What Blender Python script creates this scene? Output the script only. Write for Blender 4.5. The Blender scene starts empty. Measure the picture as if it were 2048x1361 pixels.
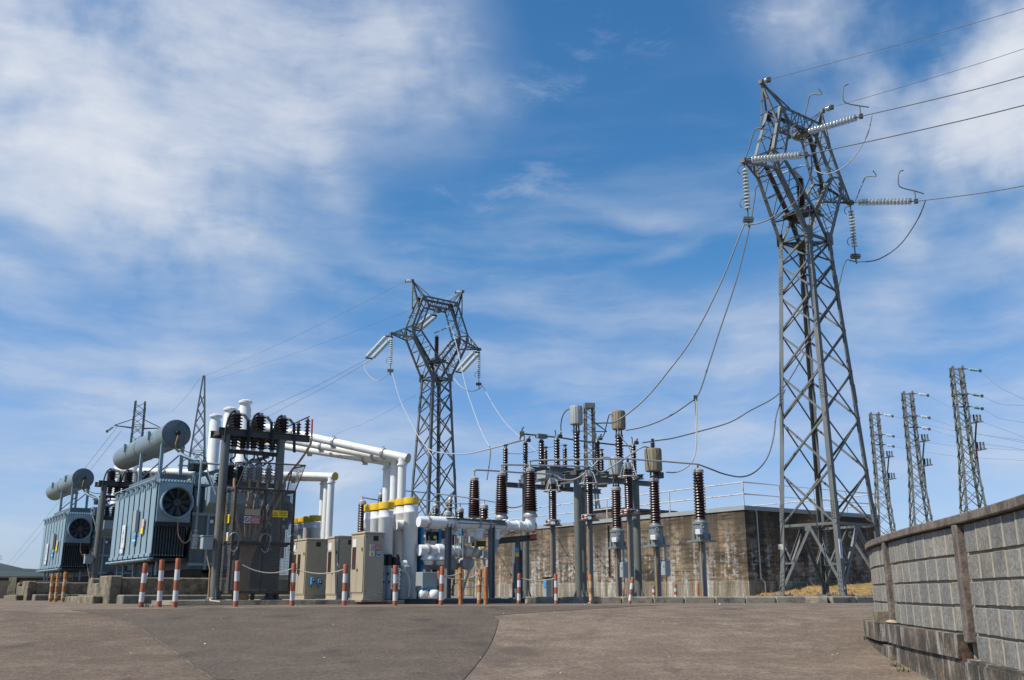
import bpy, bmesh, math, random
from mathutils import Vector, Matrix
random.seed(7)
R = math.radians
scene = bpy.context.scene
COL = scene.collection
F = 1917.0
PIT = math.atan(.2645)
CP, SP = math.cos(PIT), math.sin(PIT)
EZ = .25
GR = 34.0                       # the station grid is turned by this angle

# ---------------------------------------------------------------- placing helpers: image pixels plus a chosen depth give world points
def P(px, py, Y):
    dy = (680.5 - py) / F; dx = (px - 1024) / F; den = CP - dy * SP
    return Vector((dx / den * Y, Y, EZ + Y * (SP + dy * CP) / den))
def PX(px, Y, z):
    return Vector(((px - 1024) / F * (Y * CP + (z - EZ) * SP), Y, z))
def ZP(py, Y): return P(1024, py, Y).z
def along(s, d, px, py):
    k = P(px, py, 1.0).x
    L = (k * s[1] - s[0]) / (d[0] - k * d[1])
    return P(px, py, s[1] + d[1] * L)
GP = [(-30, -1.9), (0, -1.12), (5, -1.0), (9.7, -.72), (14.5, -.47), (19, -.14), (21.5, -.035), (23.5, 0), (30, 0), (3000, 0)]
def gz(y):
    for (a, za), (b, zb) in zip(GP, GP[1:]):
        if y <= b:
            i = GP.index((a, za))
            m0 = (zb - GP[i-1][1]) / (b - GP[i-1][0]) if i else (zb - za) / (b - a)
            m1 = (GP[i+2][1] - za) / (GP[i+2][0] - a) if i + 2 < len(GP) else 0
            if zb == za: return za
            h = b - a; t = max(0, (y - a) / h); t2 = t*t; t3 = t2*t
            return (2*t3-3*t2+1)*za + (t3-2*t2+t)*h*m0 + (-2*t3+3*t2)*zb + (t3-t2)*h*m1
    return 0
def ground_at(px, py):
    Y = 3.0
    while Y < 40:
        p = P(px, py, Y)
        if p.z <= gz(Y): return (p.x, Y)
        Y += .02
    return (p.x, Y)

# ---------------------------------------------------------------- materials
MATS = {}
def nodes_of(name):
    m = bpy.data.materials.new(name); m.use_nodes = True
    nt = m.node_tree; nt.nodes.clear(); MATS[name] = m
    return m, nt
def N(nt, typ, **kw):
    n = nt.nodes.new(typ)
    for k, v in kw.items():
        if k.startswith('i_'):
            key = k[2:]; n.inputs[int(key) if key.isdigit() else key].default_value = v
        else: setattr(n, k, v)
    return n
def L(nt, a, b): nt.links.new(a, b)
def c4(c): return (c[0], c[1], c[2], 1)
def ramp(nt, src, stops):
    r = nt.nodes.new('ShaderNodeValToRGB'); e = r.color_ramp.elements
    while len(e) < len(stops): e.new(.5)
    for el, (p, c) in zip(e, stops):
        el.position = p; el.color = c4(c) if not isinstance(c, (int, float)) else (c, c, c, 1)
    L(nt, src, r.inputs[0]); return r.outputs[0]
def mixc(nt, f, a, b, mode='MIX'):
    m = nt.nodes.new('ShaderNodeMix'); m.data_type = 'RGBA'; m.blend_type = mode
    for s, v in ((m.inputs[0], f), (m.inputs[6], a), (m.inputs[7], b)):
        if hasattr(v, 'is_output'): L(nt, v, s)
        elif isinstance(v, (int, float)): s.default_value = v
        else: s.default_value = c4(v)
    return m.outputs[2]
def wpos(nt, scale=(1, 1, 1), rot=0):
    g = nt.nodes.new('ShaderNodeNewGeometry').outputs['Position']
    if rot:
        v = N(nt, 'ShaderNodeVectorRotate', rotation_type='Z_AXIS'); v.inputs['Angle'].default_value = -rot
        L(nt, g, v.inputs['Vector']); g = v.outputs[0]
    m = N(nt, 'ShaderNodeMapping'); m.inputs['Scale'].default_value = scale
    L(nt, g, m.inputs[0]); return m.outputs[0]
def noise(nt, vec, scale, detail=4, rough=.6, dist=0):
    n = N(nt, 'ShaderNodeTexNoise'); n.inputs['Scale'].default_value = scale; n.inputs['Detail'].default_value = detail
    n.inputs['Roughness'].default_value = rough; n.inputs['Distortion'].default_value = dist
    L(nt, vec, n.inputs['Vector']); return n.outputs[0]
def finish(nt, col, rough=.6, metal=0, bump=None, bdist=.02, bstr=.4, spec=.5):
    b = N(nt, 'ShaderNodeBsdfPrincipled'); o = N(nt, 'ShaderNodeOutputMaterial')
    if hasattr(col, 'is_output'): L(nt, col, b.inputs['Base Color'])
    else: b.inputs['Base Color'].default_value = c4(col)
    if hasattr(rough, 'is_output'): L(nt, rough, b.inputs['Roughness'])
    else: b.inputs['Roughness'].default_value = rough
    b.inputs['Metallic'].default_value = metal; b.inputs['Specular IOR Level'].default_value = spec
    if bump is not None:
        bp = N(nt, 'ShaderNodeBump'); bp.inputs['Strength'].default_value = bstr; bp.inputs['Distance'].default_value = bdist
        L(nt, bump, bp.inputs['Height']); L(nt, bp.outputs[0], b.inputs['Normal'])
    L(nt, b.outputs[0], o.inputs[0]); return b
def pm(name, col, rough=.5, metal=0, var=.2, scale=6, dirt=None, dthr=.6, dscale=2.5, bump=0, streak=1.0, spec=.5):
    """painted or weathered surface: base colour, soft variation and patches of dirt or rust"""
    m, nt = nodes_of(name)
    v = wpos(nt, (1, 1, streak))
    n1 = noise(nt, v, scale, 5, .65)
    dark = tuple(c * (1 - var) for c in col); light = tuple(min(1, c * (1 + var)) for c in col)
    c = ramp(nt, n1, [(.3, dark), (.7, light)])
    if dirt is not None:
        n2 = noise(nt, v, dscale, 7, .7)
        f = ramp(nt, n2, [(dthr - .07, 0.0), (dthr + .07, 1.0)])
        c = mixc(nt, f, c, dirt)
    rr = ramp(nt, n1, [(.2, max(0, rough - .1)), (.8, min(1, rough + .12))])
    finish(nt, c, rr, metal, n1 if bump else None, bump or .01, .5, spec)
    return m
pm('galv', (.138, .14, .13), .55, .15, .22, 3, (.09, .085, .07), .62, 1.5, streak=.5)
pm('galv_old', (.07, .07, .062), .6, .15, .3, 4, (.07, .045, .03), .62, 3)
pm('steel_far', (.17, .18, .165), .6, .2, .2, 2)
pm('post_green', (.125, .13, .115), .5, .1, .2, 3, (.10, .09, .07), .64, 2, streak=.4)
pm('post_blue', (.135, .148, .148), .5, .15, .18, 3, (.11, .10, .09), .66, 2, streak=.4)
pm('dark_bar', (.022, .022, .021), .55, .1, .3, 8)
pm('rusty_steel', (.055, .05, .043), .7, .1, .35, 9, (.11, .06, .03), .56, 5)
pm('drum_grey', (.165, .205, .212), .42, 0, .10, 2.5, (.11, .13, .13), .64, 1.6, streak=.4)
pm('gap_shade', (.008, .010, .014), .9, 0, .1, 5, spec=0)  # near-black that stands in for the shade between radiator panels
pm('trafo', (.205, .285, .325), .42, 0, .10, 2.5, (.12, .15, .16), .66, 1.6, streak=.4)
pm('trafo_shaded', (.095, .125, .138), .45, 0, .12, 2.5, (.05, .06, .062), .62, 2, streak=.4)  # trafo paint again, darkened to put the shade of sunless faces into the colour
pm('fin_dark', (.020, .023, .025), .5, 0, .2, 3)
pm('white', (.70, .705, .685), .38, 0, .06, 3, (.48, .45, .39), .63, 2.6, streak=.4)
pm('white_dull', (.40, .405, .39), .45, .1, .08, 4, (.36, .35, .32), .63, 4)
pm('yellow', (.70, .44, .012), .4, 0, .07, 4, (.55, .35, .03), .68, 6)
pm('yellow_sign', (.78, .52, .01), .5, 0, .05, 9, (.4, .28, .05), .7, 12)
pm('porcelain', (.036, .013, .009), .34, 0, .3, 5, spec=.6)
pm('porcelain_black', (.021, .010, .008), .36, 0, .3, 5, spec=.6)
pm('cap_metal', (.40, .39, .36), .45, .3, .15, 8, (.3, .28, .25), .62, 9)
pm('beige', (.37, .315, .225), .5, 0, .05, 2, (.28, .235, .16), .68, 2.5, streak=.3)
pm('dark_glass', (.05, .028, .02), .2, 0, .25, 4)
pm('black', (.012, .012, .013), .55, 0, .2, 5)
pm('label_white', (.60, .61, .61), .5, 0, .03, 9)
pm('sign_red', (.48, .035, .03), .5, 0, .1, 9, (.6, .2, .18), .66, 14)
pm('blue', (.01, .17, .36), .4, 0, .1, 4)
pm('light_blue', (.06, .27, .52), .45, 0, .1, 4)
pm('box_grey', (.30, .33, .33), .5, .1, .07, 3, (.3, .31, .3), .66, 3)
pm('tank_grey', (.18, .20, .195), .45, .15, .14, 4, (.13, .13, .12), .6, 3, streak=.5)
pm('trap_grey', (.36, .37, .355), .55, .1, .10, 5, (.30, .30, .27), .6, 5, streak=.3)
pm('trap_rust', (.235, .19, .125), .7, 0, .3, 6, (.11, .075, .045), .6, 6, streak=.22)
pm('bollard_red', (.37, .095, .042), .6, 0, .2, 12, (.26, .12, .06), .56, 14, bump=.004)
pm('bollard_white', (.58, .57, .54), .5, 0, .06, 12, (.40, .30, .2), .68, 13)
pm('bollard_rust', (.42, .16, .045), .75, 0, .3, 14, (.17, .06, .03), .58, 11, bump=.005)
pm('bollard_cream', (.55, .40, .22), .7, 0, .25, 14, (.36, .14, .04), .54, 10, bump=.005)
pm('cable_brown', (.38, .235, .125), .6, 0, .15, 7)
pm('cable_grey', (.10, .102, .10), .55, 0, .15, 5)
pm('cable_white', (.36, .37, .38), .5, 0, .08, 5)
pm('tube_alu', (.36, .35, .335), .5, 0, .08, 5)
pm('rope', (.50, .44, .33), .9, 0, .2, 30)
pm('rail_paint', (.48, .46, .43), .6, 0, .1, 3, (.28, .15, .08), .60, 4)
pm('coping_blue', (.27, .29, .285), .6, 0, .1, 2)
pm('concrete_grey', (.17, .15, .12), .9, 0, .3, 5, (.075, .066, .052), .58, 2.2, bump=.02)
pm('concrete_mossy', (.20, .165, .11), .9, 0, .35, 6, (.085, .068, .042), .52, 2.6, bump=.03)
pm('concrete_brown', (.148, .118, .093), .92, 0, .42, 14, (.07, .055, .045), .54, 4, bump=.03)
pm('kerb', (.31, .26, .19), .9, 0, .25, 6, (.11, .10, .085), .57, 1.6, bump=.015)
pm('old_wall', (.036, .029, .021), .95, 0, .3, 2, (.055, .045, .035), .5, 1.5)
pm('teal_glass', (.10, .24, .21), .2, 0, .1, 5)
pm('bark', (.10, .08, .065), .9, 0, .3, 8)
pm('stone_pale', (.5, .47, .4), .8, 0, .2, 20)
pm('sandy', (.34, .26, .17), .9, 0, .2, 20)
pm('blade_grey', (.042, .056, .062), .45, 0, .15, 4)
pm('rust_red', (.12, .05, .035), .6, 0, .2, 12)
pm('label_pink', (.62, .36, .32), .5, 0, .06, 9)
pm('porcelain_grey', (.20, .19, .18), .35, 0, .2, 6)
pm('tan_board', (.42, .32, .19), .7, 0, .08, 9)
pm('sign_dark', (.16, .03, .05), .5, 0, .1, 9)

def glass_mat():
    m, nt = nodes_of('glass_disc')
    b = finish(nt, (.72, .77, .77), .12, 0)
    b.inputs['Transmission Weight'].default_value = .35; b.inputs['IOR'].default_value = 1.45
glass_mat()
def mesh_mat():
    m, nt = nodes_of('wire_mesh')
    tc = N(nt, 'ShaderNodeTexCoord').outputs['UV']
    sep = N(nt, 'ShaderNodeSeparateXYZ'); L(nt, tc, sep.inputs[0])
    outs = []
    for k in (0, 1):
        a = N(nt, 'ShaderNodeMath', operation='MULTIPLY', i_1=28.0); L(nt, sep.outputs[k], a.inputs[0])
        f = N(nt, 'ShaderNodeMath', operation='FRACT'); L(nt, a.outputs[0], f.inputs[0])
        g = N(nt, 'ShaderNodeMath', operation='LESS_THAN', i_1=.17); L(nt, f.outputs[0], g.inputs[0])
        outs.append(g.outputs[0])
    mx = N(nt, 'ShaderNodeMath', operation='MAXIMUM'); L(nt, outs[0], mx.inputs[0]); L(nt, outs[1], mx.inputs[1])
    b = N(nt, 'ShaderNodeBsdfPrincipled'); b.inputs['Base Color'].default_value = (.17, .162, .145, 1); b.inputs['Roughness'].default_value = .6
    t = N(nt, 'ShaderNodeBsdfTransparent'); ms = N(nt, 'ShaderNodeMixShader'); o = N(nt, 'ShaderNodeOutputMaterial')
    L(nt, mx.outputs[0], ms.inputs[0]); L(nt, t.outputs[0], ms.inputs[1]); L(nt, b.outputs[0], ms.inputs[2]); L(nt, ms.outputs[0], o.inputs[0])
mesh_mat()
def asphalt_mat(name, a, b, c):
    m, nt = nodes_of(name)
    v = wpos(nt)
    big = noise(nt, v, .35, 5, .6); mid = noise(nt, wpos(nt, (.8, .8, 1)), 1.6, 7, .72); fine = noise(nt, v, 17, 4, .8)
    peb = N(nt, 'ShaderNodeTexVoronoi'); peb.inputs['Scale'].default_value = 24; L(nt, v, peb.inputs['Vector'])
    c1 = ramp(nt, big, [(.32, a), (.68, b)])
    c2 = mixc(nt, ramp(nt, mid, [(.45, 0.0), (.66, .95)]), c1, c)
    sp = ramp(nt, fine, [(.34, (.42, .42, .42)), (.5, (1, 1, 1)), (.66, (1.7, 1.65, 1.55))])
    c3 = mixc(nt, .62, c2, sp, 'MULTIPLY')
    pale = ramp(nt, noise(nt, v, 9, 2, .5), [(.70, 0.0), (.76, .5)])
    c4_ = mixc(nt, pale, c3, tuple(min(1, x * 1.6) for x in c))
    oil = ramp(nt, noise(nt, wpos(nt, (1, .45, 1)), .9, 3, .5), [(.30, .55), (.40, 0.0)])
    c5 = mixc(nt, oil, c4_, tuple(x * .55 for x in a))
    finish(nt, c5, .9, 0, peb.outputs[0], .012, .6, .3)
asphalt_mat('asphalt', (.113, .083, .060), (.145, .106, .076), (.195, .147, .107))
asphalt_mat('asphalt_worn', (.090, .065, .045), (.112, .080, .056), (.150, .110, .078))
asphalt_mat('asphalt_new', (.076, .057, .042), (.089, .067, .049), (.110, .083, .061))
def soil_mat():
    m, nt = nodes_of('soil')
    v = wpos(nt); n = noise(nt, v, .08, 6, .7); n2 = noise(nt, v, 3, 5, .7)
    c = ramp(nt, n, [(.3, (.12, .10, .05)), (.5, (.10, .11, .05)), (.7, (.20, .15, .08))])
    finish(nt, mixc(nt, .5, c, ramp(nt, n2, [(.3, (.5, .5, .5)), (.7, (1.2, 1.2, 1.2))]), 'MULTIPLY'), .95)
    m, nt = nodes_of('hill_hazed')
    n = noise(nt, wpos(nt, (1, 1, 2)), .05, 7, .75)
    finish(nt, ramp(nt, n, [(.3, (.018, .030, .032)), (.5, (.023, .036, .037)), (.7, (.034, .045, .042))]), .95)  # bluish haze of distance is mixed into the hill colour
    m, nt = nodes_of('dry_grass')
    n = noise(nt, wpos(nt), 5, 6, .7)
    finish(nt, ramp(nt, n, [(.3, (.10, .065, .022)), (.5, (.27, .17, .06)), (.7, (.40, .27, .11))]), .95, 0, n, .08, .8)
    m, nt = nodes_of('weed')
    n = noise(nt, wpos(nt), 20, 2, .5)
    finish(nt, ramp(nt, n, [(.3, (.035, .055, .015)), (.7, (.10, .11, .03))]), .8)
soil_mat()
def block_mat():
    m, nt = nodes_of('grey_block')
    g = N(nt, 'ShaderNodeNewGeometry'); v = wpos(nt)
    rnd = ramp(nt, g.outputs['Random Per Island'], [(0, (.15, .147, .138)), (.5, (.195, .188, .174)), (.8, (.185, .17, .145)), (1, (.24, .228, .205))])
    fn = noise(nt, v, 26, 5, .8); bg = noise(nt, wpos(nt, (1, 1, .5)), 3, 5, .65)
    c = mixc(nt, .9, rnd, ramp(nt, fn, [(.34, (.5, .5, .5)), (.5, (1, 1, 1)), (.66, (1.6, 1.6, 1.55))]), 'MULTIPLY')
    c = mixc(nt, .8, c, ramp(nt, bg, [(.34, (.62, .61, .58)), (.66, (1.22, 1.2, 1.15))]), 'MULTIPLY')
    finish(nt, c, .95, 0, fn, .012, .8)
    m, nt = nodes_of('mortar')
    c = ramp(nt, noise(nt, v2 := wpos(nt), 12, 5, .7), [(.3, (.25, .22, .165)), (.7, (.40, .345, .26))])
    finish(nt, c, .95)
block_mat()
def tankwall_mat():
    m, nt = nodes_of('tank_concrete')
    rot = R(GR)
    p = wpos(nt, (1, 1, 1), rot)
    sep = N(nt, 'ShaderNodeSeparateXYZ'); L(nt, p, sep.inputs[0]); z = sep.outputs[2]
    bfine = noise(nt, wpos(nt, (1.2, 1.2, 3.2), rot), 2.2, 7, .72)
    patch = noise(nt, wpos(nt, (.4, .4, .9), rot), 1.0, 7, .72)
    board = noise(nt, wpos(nt, (.30, .30, 6.0), rot), 1.25, 8, .72, .25)
    fine = noise(nt, wpos(nt, (1, 1, 2.5), rot), 9, 6, .75)
    drip = noise(nt, wpos(nt, (1.5, 1.5, .10), rot), 1.1, 6, .65)
    drip2 = noise(nt, wpos(nt, (2.2, 2.2, .22), rot), 1.3, 6, .7)
    c = ramp(nt, patch, [(.34, (.030, .021, .013)), (.46, (.088, .063, .039)), (.56, (.172, .126, .078)), (.7, (.118, .086, .054))])
    c = mixc(nt, .85, c, ramp(nt, board, [(.37, (.2, .19, .18)), (.46, (.9, .9, .9)), (.58, (1.55, 1.45, 1.28))]), 'MULTIPLY')
    c = mixc(nt, .7, c, ramp(nt, fine, [(.3, (.62, .6, .58)), (.7, (1.3, 1.3, 1.3))]), 'MULTIPLY')
    # white bloom, mostly below mid height
    zlow = ramp(nt, N_div(nt, z, 3.8), [(.0, 1.0), (.45, .95), (.62, .45), (.85, 0.0)])
    bl = ramp(nt, mixc(nt, .5, drip2, bfine), [(.495, 0.0), (.565, .8)])
    bl2 = mixc(nt, 1.0, bl, zlow, 'MULTIPLY')
    c = mixc(nt, bl2, c, (.44, .41, .37))
    # dark run-off from the rim
    ztop = ramp(nt, N_div(nt, z, 3.8), [(.15, .25), (.55, .55), (.95, 1.0)])
    dk = mixc(nt, 1.0, ramp(nt, drip, [(.46, 0.0), (.54, .95)]), ztop, 'MULTIPLY')
    c = mixc(nt, dk, c, (.042, .031, .021))
    base = ramp(nt, N_div(nt, z, 3.8), [(.195, 1.0), (.2, 0.0)])
    cb = ramp(nt, drip2, [(.36, (.10, .08, .05)), (.48, (.20, .165, .115)), (.56, (.27, .235, .185)), (.62, (.46, .43, .39))])
    cb = mixc(nt, .6, cb, ramp(nt, fine, [(.3, (.6, .6, .6)), (.7, (1.25, 1.25, 1.25))]), 'MULTIPLY')
    c = mixc(nt, base, c, cb)
    for src, per, wd in ((z, .62, .018), (sep.outputs[1], 3.4, .006)):
        f_ = N(nt, 'ShaderNodeMath', operation='FRACT'); L(nt, N_div(nt, src, per), f_.inputs[0])
        l_ = N(nt, 'ShaderNodeMath', operation='LESS_THAN', i_1=wd); L(nt, f_.outputs[0], l_.inputs[0])
        k_ = mixc(nt, 1.0, l_.outputs[0], ramp(nt, fine, [(.4, .25), (.6, .85)]), 'MULTIPLY')
        c = mixc(nt, k_, c, (.04, .032, .024))
    finish(nt, c, .93, 0, board, .03, .6)
def N_div(nt, s, d):
    n = N(nt, 'ShaderNodeMath', operation='DIVIDE', i_1=d); L(nt, s, n.inputs[0]); return n.outputs[0]
tankwall_mat()
def plinth_mat():
    m, nt = nodes_of('wall_plinth')
    v = wpos(nt); s = wpos(nt, (3, 3, .6)); h = wpos(nt, (1, 1, 5))
    a = noise(nt, v, 2.2, 7, .7); b = noise(nt, s, 1.6, 6, .7); bo = noise(nt, h, 2.5, 5, .7); fn = noise(nt, v, 22, 5, .75)
    c = ramp(nt, a, [(.34, (.022, .019, .016)), (.48, (.07, .057, .043)), (.60, (.155, .124, .09))])
    c = mixc(nt, .7, c, ramp(nt, fn, [(.34, (.4, .4, .4)), (.66, (1.55, 1.52, 1.45))]), 'MULTIPLY')
    c = mixc(nt, .5, c, ramp(nt, bo, [(.3, (.6, .6, .6)), (.7, (1.25, 1.25, 1.2))]), 'MULTIPLY')
    c = mixc(nt, ramp(nt, b, [(.53, 0.0), (.62, .85)]), c, (.34, .31, .275))
    c = mixc(nt, ramp(nt, noise(nt, wpos(nt, (1.5, 1.5, .4)), 1.3, 4, .6), [(.60, 0.0), (.68, .85)]), c, (.14, .055, .022))
    finish(nt, c, .95, 0, fn, .03, .7)
plinth_mat()

# ---------------------------------------------------------------- mesh building
def basis(ax, hint=None):
    ax = Vector(ax).normalized()
    h = Vector(hint) if hint is not None else Vector((0, 0, 1))
    if abs(ax.dot(h.normalized())) > .99: h = Vector((1, 0, 0)) if abs(ax.x) < .9 else Vector((0, 1, 0))
    s = ax.cross(h).normalized(); u = s.cross(ax).normalized()
    return ax, s, u
class MB:
    def __init__(s): s.v = []; s.f = []; s.mi = []; s.sm = []; s.cur = 0; s.uv = None
    def add(s, vs, fs, smooth=False):
        o = len(s.v); s.v += [Vector(v) for v in vs]
        for f in fs: s.f.append([i + o for i in f]); s.mi.append(s.cur); s.sm.append(smooth)
        return s
    def mat(s, i): s.cur = i; return s
    def box(s, c, d, rz=0, M=None):
        c = Vector(c); x, y, z = d[0]/2, d[1]/2, d[2]/2
        m = M or Matrix.Rotation(rz, 3, 'Z')
        vs = [c + m @ Vector((sx*x, sy*y, sz*z)) for sz in (-1, 1) for sy in (-1, 1) for sx in (-1, 1)]
        return s.add(vs, [(0,2,3,1), (4,5,7,6), (0,1,5,4), (2,6,7,3), (0,4,6,2), (1,3,7,5)])
    def bx(s, x0, x1, y0, y1, z0, z1): return s.box(((x0+x1)/2, (y0+y1)/2, (z0+z1)/2), (x1-x0, y1-y0, z1-z0))
    def beam(s, a, b, w, h, up=None):
        a, b = Vector(a), Vector(b); ax, sd, u = basis(b - a, up)
        vs = [p + sd*i*w/2 + u*j*h/2 for p in (a, b) for i, j in ((-1,-1), (1,-1), (1,1), (-1,1))]
        return s.add(vs, [(3,2,1,0), (4,5,6,7), (0,1,5,4), (1,2,6,5), (2,3,7,6), (3,0,4,7)])
    def ang(s, a, b, w, t, d1, d2):
        a, b = Vector(a), Vector(b); ax = (b - a).normalized()
        d1 = Vector(d1); d1 = (d1 - ax*d1.dot(ax)).normalized()
        d2 = Vector(d2); d2 = d2 - ax*d2.dot(ax); d2 = (d2 - d1*d2.dot(d1)).normalized()
        pr = [(0,0), (w,0), (w,t), (t,t), (t,w), (0,w)]
        vs = [p + d1*i + d2*j for p in (a, b) for i, j in pr]
        return s.add(vs, [tuple(range(5,-1,-1)), tuple(range(6,12))] + [(i, (i+1)%6, 6+(i+1)%6, 6+i) for i in range(6)])
    def chan(s, a, b, w, h, t, up=(0,0,1)):
        """I section"""
        a, b = Vector(a), Vector(b); ax, sd, u = basis(b - a, up)
        s.beam(a + u*(h/2-t/2), b + u*(h/2-t/2), w, t, up); s.beam(a - u*(h/2-t/2), b - u*(h/2-t/2), w, t, up)
        return s.beam(a, b, t, h - 2*t, up)
    def tube(s, pts, r, n=8, caps=True):
        pts = [Vector(p) for p in pts]; k = len(pts); rs = r if isinstance(r, (list, tuple)) else [r]*k
        vs = []; prev = None
        for i, p in enumerate(pts):
            t = (pts[min(i+1, k-1)] - pts[max(i-1, 0)]).normalized()
            if prev is None: _, sd, u = basis(t)
            else:
                sd = prev - t*prev.dot(t)
                sd = sd.normalized() if sd.length > 1e-6 else basis(t)[1]
                u = sd.cross(t)
            prev = sd
            for j in range(n):
                a = 2*math.pi*j/n; vs.append(p + (sd*math.cos(a) + u*math.sin(a))*rs[i])
        fs = [(i*n+j, i*n+(j+1)%n, (i+1)*n+(j+1)%n, (i+1)*n+j) for i in range(k-1) for j in range(n)]
        if caps: fs += [tuple(range(n-1, -1, -1)), tuple(range((k-1)*n, k*n))]
        return s.add(vs, fs, True)
    def lathe(s, prof, p0=(0,0,0), ax=(0,0,1), n=16, a0=0, cap=True):
        p0 = Vector(p0); ax, sd, u = basis(ax); vs = []; k = len(prof)
        for r, h in prof:
            for j in range(n):
                a = 2*math.pi*j/n + a0; vs.append(p0 + ax*h + (sd*math.cos(a) + u*math.sin(a))*max(r, 1e-4))
        fs = [(i*n+j, i*n+(j+1)%n, (i+1)*n+(j+1)%n, (i+1)*n+j) for i in range(k-1) for j in range(n)]
        if cap: fs += [tuple(range(n-1, -1, -1)), tuple(range((k-1)*n, k*n))]
        return s.add(vs, fs, True)
    def cyl(s, a, b, r, n=16, r2=None):
        a, b = Vector(a), Vector(b); return s.lathe([(r, 0), (r if r2 is None else r2, (b-a).length)], a, b-a, n)
    def ring(s, c, ax, r, tr, n=24, m=6):
        c = Vector(c); ax, sd, u = basis(ax); vs = []
        for i in range(n):
            a = 2*math.pi*i/n; d = sd*math.cos(a) + u*math.sin(a)
            for j in range(m):
                b = 2*math.pi*j/m; vs.append(c + d*(r + tr*math.cos(b)) + ax*tr*math.sin(b))
        return s.add(vs, [(i*m+j, ((i+1)%n)*m+j, ((i+1)%n)*m+(j+1)%m, i*m+(j+1)%m) for i in range(n) for j in range(m)], True)
    def quad(s, a, b, c, d): return s.add([a, b, c, d], [(0,1,2,3)])
    def build(s, name, mats, parent=None, world=False, uvbox=False):
        me = bpy.data.meshes.new(name)
        vs = s.v
        if parent is not None and world:
            loc, rz = XF[parent.name]; m = Matrix.Rotation(-rz, 3, 'Z'); vs = [m @ (v - loc) for v in vs]
        me.from_pydata([tuple(v) for v in vs], [], s.f)
        mats = [mats] if isinstance(mats, str) else mats
        for m in mats: me.materials.append(MATS[m])
        me.polygons.foreach_set('material_index', s.mi); me.polygons.foreach_set('use_smooth', s.sm)
        bm = bmesh.new(); bm.from_mesh(me); bmesh.ops.recalc_face_normals(bm, faces=bm.faces); bm.to_mesh(me); bm.free()
        if any(s.sm): me.set_sharp_from_angle(angle=R(38))
        if uvbox:
            uv = me.uv_layers.new(); 
            for pl in me.polygons:
                n = pl.normal
                for li in pl.loop_indices:
                    co = me.vertices[me.loops[li].vertex_index].co
                    h = co.y if abs(n.x) > abs(n.y) else co.x
                    uv.data[li].uv = (h, co.z) if abs(n.z) < .8 else (co.x, co.y)
        o = bpy.data.objects.new(name, me); COL.objects.link(o)
        if parent is not None: o.parent = parent
        return o
XF = {}
def tag(o, label, cat, group=None, kind=None):
    if label: o['label'] = label
    if cat: o['category'] = cat
    if group: o['group'] = group
    if kind: o['kind'] = kind
    return o
def thing(name, label, cat, loc=(0,0,0), rz=0, group=None):
    o = bpy.data.objects.new(name, None); COL.objects.link(o); o.empty_display_size = .2
    o.location = loc; o.rotation_euler = (0, 0, rz); XF[o.name] = (Vector(loc), rz)
    return tag(o, label, cat, group)
def toW(t, p):
    loc, rz = XF[t.name]; return loc + Matrix.Rotation(rz, 3, 'Z') @ Vector(p)
def copy_tree(o, parent=None):
    c = o.copy(); COL.objects.link(c)
    if parent is not None: c.parent = parent
    for ch in list(o.children): copy_tree(ch, c)
    return c
def place_copy(o, loc, rz, label, group=None):
    c = copy_tree(o); c.location = loc; c.rotation_euler = (0, 0, rz); XF[c.name] = (Vector(loc), rz); c['label'] = label
    if group: c['group'] = group
    return c
def struct(name, mb, mats): o = mb.build(name, mats); o['kind'] = 'structure'; return o
def bevel(o, w=.01, seg=2):
    m = o.modifiers.new('edge', 'BEVEL'); m.width = w; m.segments = seg; m.limit_method = 'ANGLE'; m.angle_limit = R(40); return o
def smooth_pts(pts, k=6):
    pts = [Vector(p) for p in pts]
    if len(pts) < 3: return pts
    out = []
    for i in range(len(pts)-1):
        p0 = pts[max(i-1, 0)]; p1 = pts[i]; p2 = pts[i+1]; p3 = pts[min(i+2, len(pts)-1)]
        for j in range(k):
            t = j/k; out.append(.5*((2*p1) + (p2-p0)*t + (2*p0-5*p1+4*p2-p3)*t*t + (3*p1-p0-3*p2+p3)*t**3))
    return out + [pts[-1]]
def sheds(z0, z1, n, rc, rs, tip=None):
    """profile of a porcelain insulator with n sheds"""
    pr = [(rc, z0)]; st = (z1 - z0)/n
    for i in range(n):
        f = 1 if tip is None else 1 + (tip - 1)*i/max(1, n-1)
        b = z0 + st*i
        pr += [(rc*f, b + st*.30), (rs*f, b + st*.36), (rs*f*.99, b + st*.46), (rc*f*1.08, b + st*.86)]
    return pr + [(rc*(tip or 1), z1)]
def gxy(o, a, b, ang=GR):
    c, s_ = math.cos(R(ang)), math.sin(R(ang)); return Vector((o[0] + a*c - b*s_, o[1] + a*s_ + b*c, 0))

# ================================================================= camera, sun, sky
cam = bpy.data.cameras.new('camera'); cam.sensor_width = 36; cam.lens = 36*F/2048; cam.clip_end = 6000; cam.clip_start = .05
co = bpy.data.objects.new('camera', cam); COL.objects.link(co); co.location = (0, 0, EZ); co.rotation_euler = (math.pi/2 + PIT, 0, 0)
scene.camera = co
SUN_EL = 53.0; SUN_D = Vector((-.92, -.40, 0)).normalized()*math.cos(R(SUN_EL)) + Vector((0, 0, math.sin(R(SUN_EL))))
sl = bpy.data.lights.new('sun', 'SUN'); sl.energy = 5.0; sl.angle = R(.55); sl.color = (1, .95, .87)
so = bpy.data.objects.new('sun', sl); COL.objects.link(so); so.rotation_euler = SUN_D.to_track_quat('Z', 'Y').to_euler(); so.location = (-20, -5, 30)
scene.view_settings.view_transform = 'Standard'; scene.view_settings.look = 'None'; scene.view_settings.exposure = .26; scene.view_settings.gamma = 1
w = bpy.data.worlds.new('World'); scene.world = w; w.use_nodes = True
nt = w.node_tree; nt.nodes.clear()
sky = N(nt, 'ShaderNodeTexSky', sky_type='NISHITA', sun_disc=False)
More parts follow.
